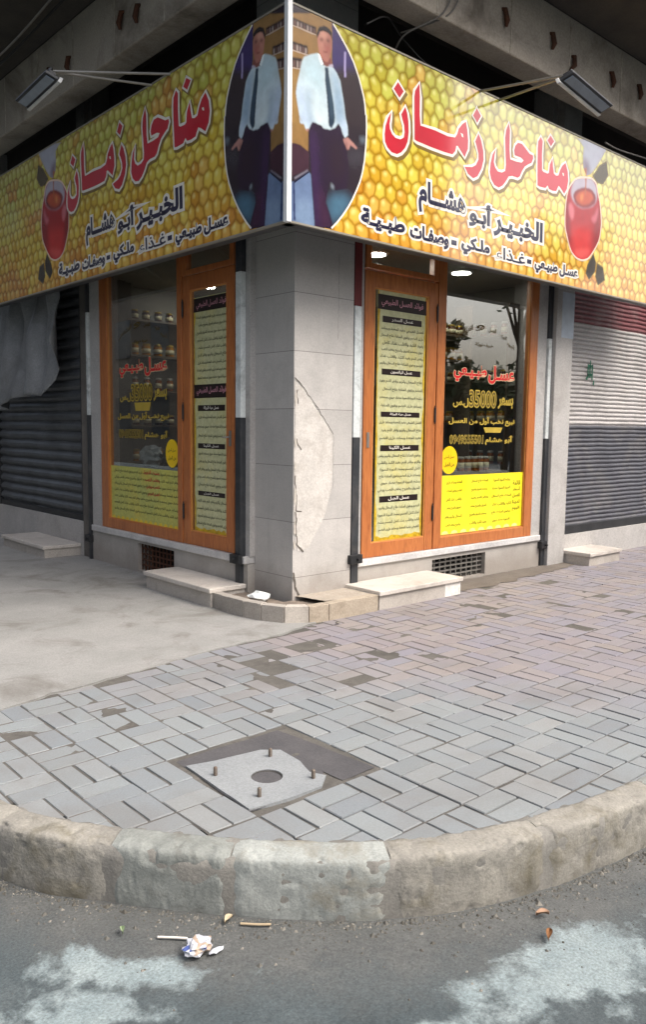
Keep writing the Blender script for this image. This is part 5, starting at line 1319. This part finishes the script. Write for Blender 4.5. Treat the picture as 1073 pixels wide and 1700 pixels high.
# ------------------------------------------------------------------ inside the shop
M_shelf = surf('shelf_board', hexc('54493c'), hexc('665848'), 4, 0.5, 0.05, 60)
M_jar = [flat('honey_dark', hexc('4a2208'), 0.12, var=0.3), flat('honey_amber', hexc('8a4a0c'), 0.12, var=0.3), flat('honey_gold', hexc('b0761c'), 0.12, var=0.3)]
M_lid = [flat('lid_gold', hexc('b79a3c'), 0.3, metal=0.5), flat('lid_white', hexc('c9c6bd'), 0.4)]
M_lab = flat('jar_label', hexc('cfc6a4'), 0.5)
def shelf_unit(x0, x1, y0, y1, zs, label):
    t = thing('shelf_unit', label, 'shelf', ((x0+x1)/2, (y0+y1)/2, 0.31))
    for z in zs:
        mb = MB(); mb.box(x0, x1, y0, y1, z-0.02, z); mb.build('shelf_board', M_shelf, t)
    mb = MB()
    if x1-x0 < y1-y0: mb.box(x0, x1, y0-0.02, y0, 0.31, zs[-1]+0.3); mb.box(x0, x1, y1, y1+0.02, 0.31, zs[-1]+0.3)
    else: mb.box(x0-0.02, x0, y0, y1, 0.31, zs[-1]+0.3); mb.box(x1, x1+0.02, y0, y1, 0.31, zs[-1]+0.3)
    mb.build('side_panel', M_shelf, t)
def jar_mesh(kind):
    r_, h, hm, lm = ((0.040, 0.10, 0, 0), (0.034, 0.13, 1, 1), (0.046, 0.12, 2, 0))[kind]
    t = MB(); t.lathe([(r_*0.9, 0.0), (r_, 0.008), (r_, h*0.78), (r_*0.82, h*0.88), (r_*0.82, h*0.9)], (0, 0, 0), 12, 0)
    t.lathe([(r_*0.88, h*0.88), (r_*0.88, h*1.03), (r_*0.8, h*1.05)], (0, 0, 0), 12, 1)
    t.lathe([(r_*1.012, h*0.22), (r_*1.012, h*0.62)], (0, 0, 0), 12, 2)
    return t, [M_jar[hm], M_lid[lm], M_lab]
protos = {}
KN = ['low dark honey jars', 'tall amber jars with white lids', 'wide golden honey jars']
def jar(x, y, z, kind, where):
    k = kind
    if k not in protos:
        t, ms = jar_mesh(k); o = t.build('honey_jar', ms); protos[k] = o
    else:
        o = protos[k].copy(); COL.objects.link(o)
    o.location = (x, y, z)
    tag(o, 'one of the '+KN[k]+' '+where, 'jar', KN[k]+' '+where)
zsA = [0.62, 1.0, 1.42, 1.85, 2.30]; zsB = [0.55, 0.98, 1.36, 1.72, 2.08, 2.44]
shelf_unit(6.76, 7.015, 4.85, 7.0, zsA, 'dark wooden shelf unit with honey jars behind the right window')
shelf_unit(3.95, 6.2, 7.56, 7.795, zsB, 'dark wooden shelf unit with honey jars behind the left window')
for i, z in enumerate(zsA):
    for k in range(13):
        jar(6.86+random.uniform(-0.01, 0.01), 4.95+k*0.135, z, i % 3, 'on the shelves behind the right window')
for i, z in enumerate(zsB):
    for k in range(13):
        jar(4.05+k*0.14, 7.66+random.uniform(-0.01, 0.01), z, (i+1) % 3, 'on the shelves behind the left window')
# hanging shelf box near the right window and counter
shelf_unit(5.95, 6.45, 5.05, 5.25, [2.02, 2.26], 'small shelf box with jars close behind the upper right window')
for z in (2.02, 2.26):
    for k in range(4): jar(6.02+k*0.12, 5.15, z, 2 if z < 2.1 else 0, 'in the small upper shelf box')
ct = thing('counter', 'low display counter behind the price list in the right window', 'counter', (5.9, 4.95, 0.31))
mb = MB(); mb.box(5.42, 6.62, 4.72, 5.1, 0.31, 0.93); mb.build('body', M_shelf, ct)
mb = MB(); mb.box(5.40, 6.64, 4.70, 5.12, 0.93, 0.96); mb.build('top', flat('counter_top', hexc('8a8477'), 0.4), ct)
for k in range(5): jar(6.03+k*0.095, 4.80, 0.96, 1, 'on the counter in the right window')
# white bag in the left window, on a ledge
lt = thing('display_ledge', 'dark display ledge behind the left window poster', 'ledge', (3.95, 6.6, 0.31))
mb = MB(); mb.box(3.86, 4.12, 5.95, 7.2, 0.31, 0.955); mb.build('body', M_shelf, lt)
def crumple(name, c, sx, sy, sz, seed, mat, amp=0.35, sub=3, fr=3.0):
    bm = bmesh.new(); bmesh.ops.create_icosphere(bm, subdivisions=sub, radius=1)
    for v in bm.verts:
        n = v.co.normalized(); k = 1+amp*noise.fractal(n*fr+Vector((seed, 0, 0)), 0.7, 2, 4)-amp*0.5*abs(noise.noise(n*fr*1.7+Vector((0, seed, 0))))
        v.co = Vector((n.x*sx*k, n.y*sy*k, max(-sz, n.z*sz*k)))+Vector(c)+Vector((0, 0, sz))
    me = bpy.data.meshes.new(name); bm.to_mesh(me); bm.free(); me.materials.append(mat)
    o = bpy.data.objects.new(name, me); COL.objects.link(o); WORLD[o.name] = Matrix.Identity(4); return o
M_bag = flat('white_plastic_bag', hexc('cfd6d8'), 0.35, var=0.1)
tag(crumple('plastic_bag', (3.96, 6.93, 0.955), 0.09, 0.17, 0.10, 3, M_bag, 0.5), 'white plastic bag lying behind the left window', 'bag')
tag(crumple('plastic_bag', (3.97, 6.52, 0.955), 0.09, 0.2, 0.085, 9, flat('dark_bag', hexc('3a4144'), 0.35, var=0.2), 0.5), 'dark grey bag beside the white bag behind the left window', 'bag')
# recessed lamps that are lit
def downlight(x, y, label, on=True):
    t = thing('downlight', label, 'lamp', (x, y, 2.80))
    mb = MB(); mb.lathe([(0.085, -0.012), (0.105, -0.012), (0.115, -0.003), (0.115, 0.0)], (x, y, 2.80), 24); mb.build('rim', M_alu, t)
    mb = MB(); mb.lathe([(0.001, -0.016), (0.084, -0.016), (0.084, -0.008)], (x, y, 2.80), 24); mb.build('disc', emit('lamp_glow', (1.0, 0.97, 0.9), 45.0), t)
for x, y, lb in ((6.03, 4.86, 'lit round ceiling lamp above the right window'), (4.90, 4.86, 'lit round ceiling lamp above the right door'), (4.78, 7.2, 'lit round ceiling lamp seen over the left door'), (6.2, 6.4, 'lit round ceiling lamp deep inside the shop')):
    downlight(x, y, lb)

# ------------------------------------------------------------------ litter
random.seed(5)
RZ = -0.198
pk = crumple('crumpled_packet', (1.225, 1.905, RZ), 0.042, 0.034, 0.020, 4, flat('packet_white', hexc('b0b2b8'), 0.5, var=0.2, vs=60), 0.5, 3, 1.8)
for mt in (flat('packet_blue', hexc('47568c'), 0.5, var=0.3, vs=40), flat('packet_foil', hexc('a89584'), 0.4, var=0.3, vs=40)): pk.data.materials.append(mt)
for p in pk.data.polygons:
    c_ = p.center; n_v = noise.noise(Vector(c_)*38); p.material_index = 1 if n_v > 0.12 and c_.z < RZ+0.03 else 2 if n_v < -0.22 else 0
tag(pk, 'crumpled white and blue cigarette packet lying on the road', 'litter')
tp2 = crumple('packet_flap', (1.268, 1.868, RZ), 0.026, 0.012, 0.007, 8, flat('flap_white', hexc('c0c2c8'), 0.5, var=0.15, vs=60), 0.6, 2, 2.5)
tag(tp2, 'torn white flap lying beside the crumpled packet', 'litter')
mb = MB(); mb.tube([(1.17, 2.04, RZ+0.004), (1.205, 2.005, RZ+0.005), (1.235, 1.975, RZ+0.004)], 0.0038, 8)
tag(mb.build('paper_stick', flat('paper_white', hexc('cfc9bf'), 0.6)), 'thin white paper stick lying on the road behind the packet', 'litter')
mb = MB(); mb.tube([(1.40, 1.93, RZ+0.004), (1.44, 1.885, RZ+0.006), (1.47, 1.865, RZ+0.004)], 0.004, 8)
tag(mb.build('twig', flat('twig_tan', hexc('a8977b'), 0.7)), 'pale twig on the road below the middle kerb stone', 'twig')
def leaf(x, y, a, l, w_, col, label, curl=0.012):
    mb = MB(); ca, sa = math.cos(a), math.sin(a); vs = []; n = 7
    for i in range(n+1):
        u = i/n; ww = w_*math.sin(math.pi*min(0.999, max(0.02, u)))**0.8
        for s_ in (-1, 0, 1):
            px, py = (u-0.5)*l, s_*ww/2
            vs.append((x+px*ca-py*sa, y+px*sa+py*ca, RZ+0.003+curl*abs(s_)+curl*math.sin(u*3)*0.6))
    mb.add(vs, [(i*3+k, (i+1)*3+k, (i+1)*3+k+1, i*3+k+1) for i in range(n) for k in (0, 1)], 0, True)
    tag(mb.build('leaf', flat('leaf_'+col, hexc(col), 0.7, var=0.2, vs=40)), label, 'leaf')
leaf(2.08, 1.26, 0.5, 0.055, 0.02, '7a5230', 'long brown dry leaf on the road at the right')
leaf(2.16, 1.335, -0.6, 0.045, 0.022, 'a08068', 'curled pinkish dry leaf against the right kerb stone')
leaf(1.10, 2.13, 1.2, 0.03, 0.015, '8a9a78', 'small green-grey leaf near the left kerb stone')
leaf(1.38, 1.965, 0.3, 0.04, 0.022, 'b5a78c', 'small pale leaf at the foot of the kerb joint')
# grit along the kerb
mb = MB()
Mg = [flat('grit_grey', hexc('63615b'), 0.9, var=0.3), flat('grit_pale', hexc('837f76'), 0.9), flat('grit_dark', hexc('55524b'), 0.9)]
for k in range(2300):
    s = random.uniform(J[NL+1], J[NL+7]); p, nn = at_len(s)
    o = -abs(random.gauss(0, random.choice((0.02, 0.05, 0.12)))) - 0.004
    if random.random() < 0.08: o = random.uniform(-1.0, -0.2)
    r_ = min(0.012, 0.0016+random.expovariate(520)); x, y = p.x+nn.x*o, p.y+nn.y*o
    zg = -0.2+noise.noise(Vector((x*0.9, y*0.9, 0)))*0.012
    vs = [(x+r_*math.cos(t+k)*random.uniform(.7, 1.3), y+r_*math.sin(t+k)*random.uniform(.7, 1.3), zg) for t in (0, 1.57, 3.14, 4.71)]+[(x+random.uniform(-r_, r_)*0.3, y, zg+r_*random.uniform(.7, 1.2))]
    mb.add(vs, [(0, 1, 4), (1, 2, 4), (2, 3, 4), (3, 0, 4)], random.choice((0, 0, 0, 1, 2)))
tag(mb.build('road_grit', Mg), 'grit and tiny stones swept against the kerb', 'grit', kind='stuff')
# white scrap in the corner of the low kerb
tag(crumple('paper_scrap', (3.52, 4.62, 0.086), 0.07, 0.10, 0.035, 2, flat('scrap_white', hexc('d9dcda'), 0.6), 0.45, 2), 'crumpled white paper scrap lying inside the low kerb by the pillar', 'litter')
tag(crumple('stone_chip', (3.72, 3.99, 0.006), 0.02, 0.015, 0.008, 6, flat('chip_grey', hexc('77726a'), 0.9), 0.4, 2), 'small stone chip on the cement near the low kerb', 'stone')

# ------------------------------------------------------------------ across the street (seen in the panes)
M_ob = surf('far_render', hexc('423f3b'), hexc('4d4943'), 0.6, 0.9, 0.1, 10)
M_win = flat('far_window', hexc('20242a'), 0.15)
M_ob2 = surf('far_darkened_wall', hexc('211f1d'), hexc('2a2724'), 0.6, 0.9, 0.1, 10)  # unseen block's wall, colour darkened to keep the left panes' reflection dark
def block(name, x0, x1, y0, y1, h, label, face):
    t = thing(name, label, 'building', ((x0+x1)/2, (y0+y1)/2, -0.2))
    mb = MB(); mb.box(x0, x1, y0, y1, -0.2, h); mb.build('wall', M_ob2 if face == 'x' else M_ob, t)
    mb = MB(); fl = int(h/3.1)
    for k in range(fl):
        z = 1.0+k*3.1
        if face == 'x':
            yy = y0+1.2
            while yy < y1-1.5: mb.box(x1-0.02, x1+0.04, yy, yy+1.3, z, z+1.5); yy += 3.0
        else:
            xx = x0+1.2
            while xx < x1-1.5: mb.box(xx, xx+1.3, y1-0.02, y1+0.04, z, z+1.5); xx += 3.0
    mb.build('window', M_win, t)
    mb = MB(); mb.box(x0-0.15, x1+0.15, y0-0.15, y1+0.15, h, h+0.3); mb.build('parapet', M_ob2 if face == 'x' else M_ob, t)
block('apartment_block', -20, -9, 5, 70, 18, 'tall apartment block with darkened walls across the side street, mirrored in the left panes', 'x')
block('low_house', 24, 44, -24, -15, 3.9, 'low grey house across the main street, mirrored in the right window', 'y')
block('apartment_block', 9, 27, -26, -14.5, 16, 'tall apartment block across the main street, mirrored in the right sign face', 'y')
M_leaf = surf('tree_leaf', hexc('2e3d1f'), hexc('46552c'), 2, 0.7, 0.0, 20); M_bark = surf('tree_bark', hexc('4a3f34'), hexc('5a4d40'), 4, 0.9, 0.4, 40)
def tree(x, y, h, cr, label, flat_=0.8, n=900):
    t = thing('street_tree', label, 'tree', (x, y, -0.2), 'street trees across the main street')
    mb = MB(); mb.tube([(x, y, -0.2), (x+0.1, y, h*0.35), (x-0.05, y+0.05, h*0.7)], [0.16, 0.12, 0.07], 8)
    for k in range(5):
        a = k*1.3; mb.tube([(x, y, h*0.5), (x+math.cos(a)*cr*0.5, y+math.sin(a)*cr*0.5, h*0.78)], [0.06, 0.025], 6)
    mb.build('trunk', M_bark, t)
    mb = MB()
    cl = [(random.gauss(0, 0.45), random.gauss(0, 0.45), random.gauss(0, 0.4)) for _ in range(22)]
    for k in range(n):
        c_ = random.choice(cl); p = Vector((x+(c_[0]+random.gauss(0, 0.18))*cr, y+(c_[1]+random.gauss(0, 0.18))*cr, h*0.8+(c_[2]+random.gauss(0, 0.16))*cr*flat_))
        a = Vector((random.uniform(-1, 1), random.uniform(-1, 1), random.uniform(-0.6, 0.6))).normalized(); b = a.orthogonal().normalized(); s_ = random.uniform(0.10, 0.2)
        mb.add([p-a*s_, p+b*s_*0.5, p+a*s_, p-b*s_*0.5], [(0, 1, 2, 3)])
    mb.build('crown', M_leaf, t)
for x, y, h, cr, lb in ((22.2, -9.2, 3.6, 1.2, 'low bushy tree in front of the low house'), (24.3, -9.6, 3.4, 1.1, 'round low tree beside the low house'), (26.4, -9.8, 3.6, 1.3, 'wide low tree at the end of the low house'), (20.9, -8.5, 5.6, 0.55, 'slim tree nearest the apartment block'), (20.2, -5.0, 7.6, 1.5, 'tall tree with a hanging crown nearest the main street')):
    tree(x, y, h, cr, lb)
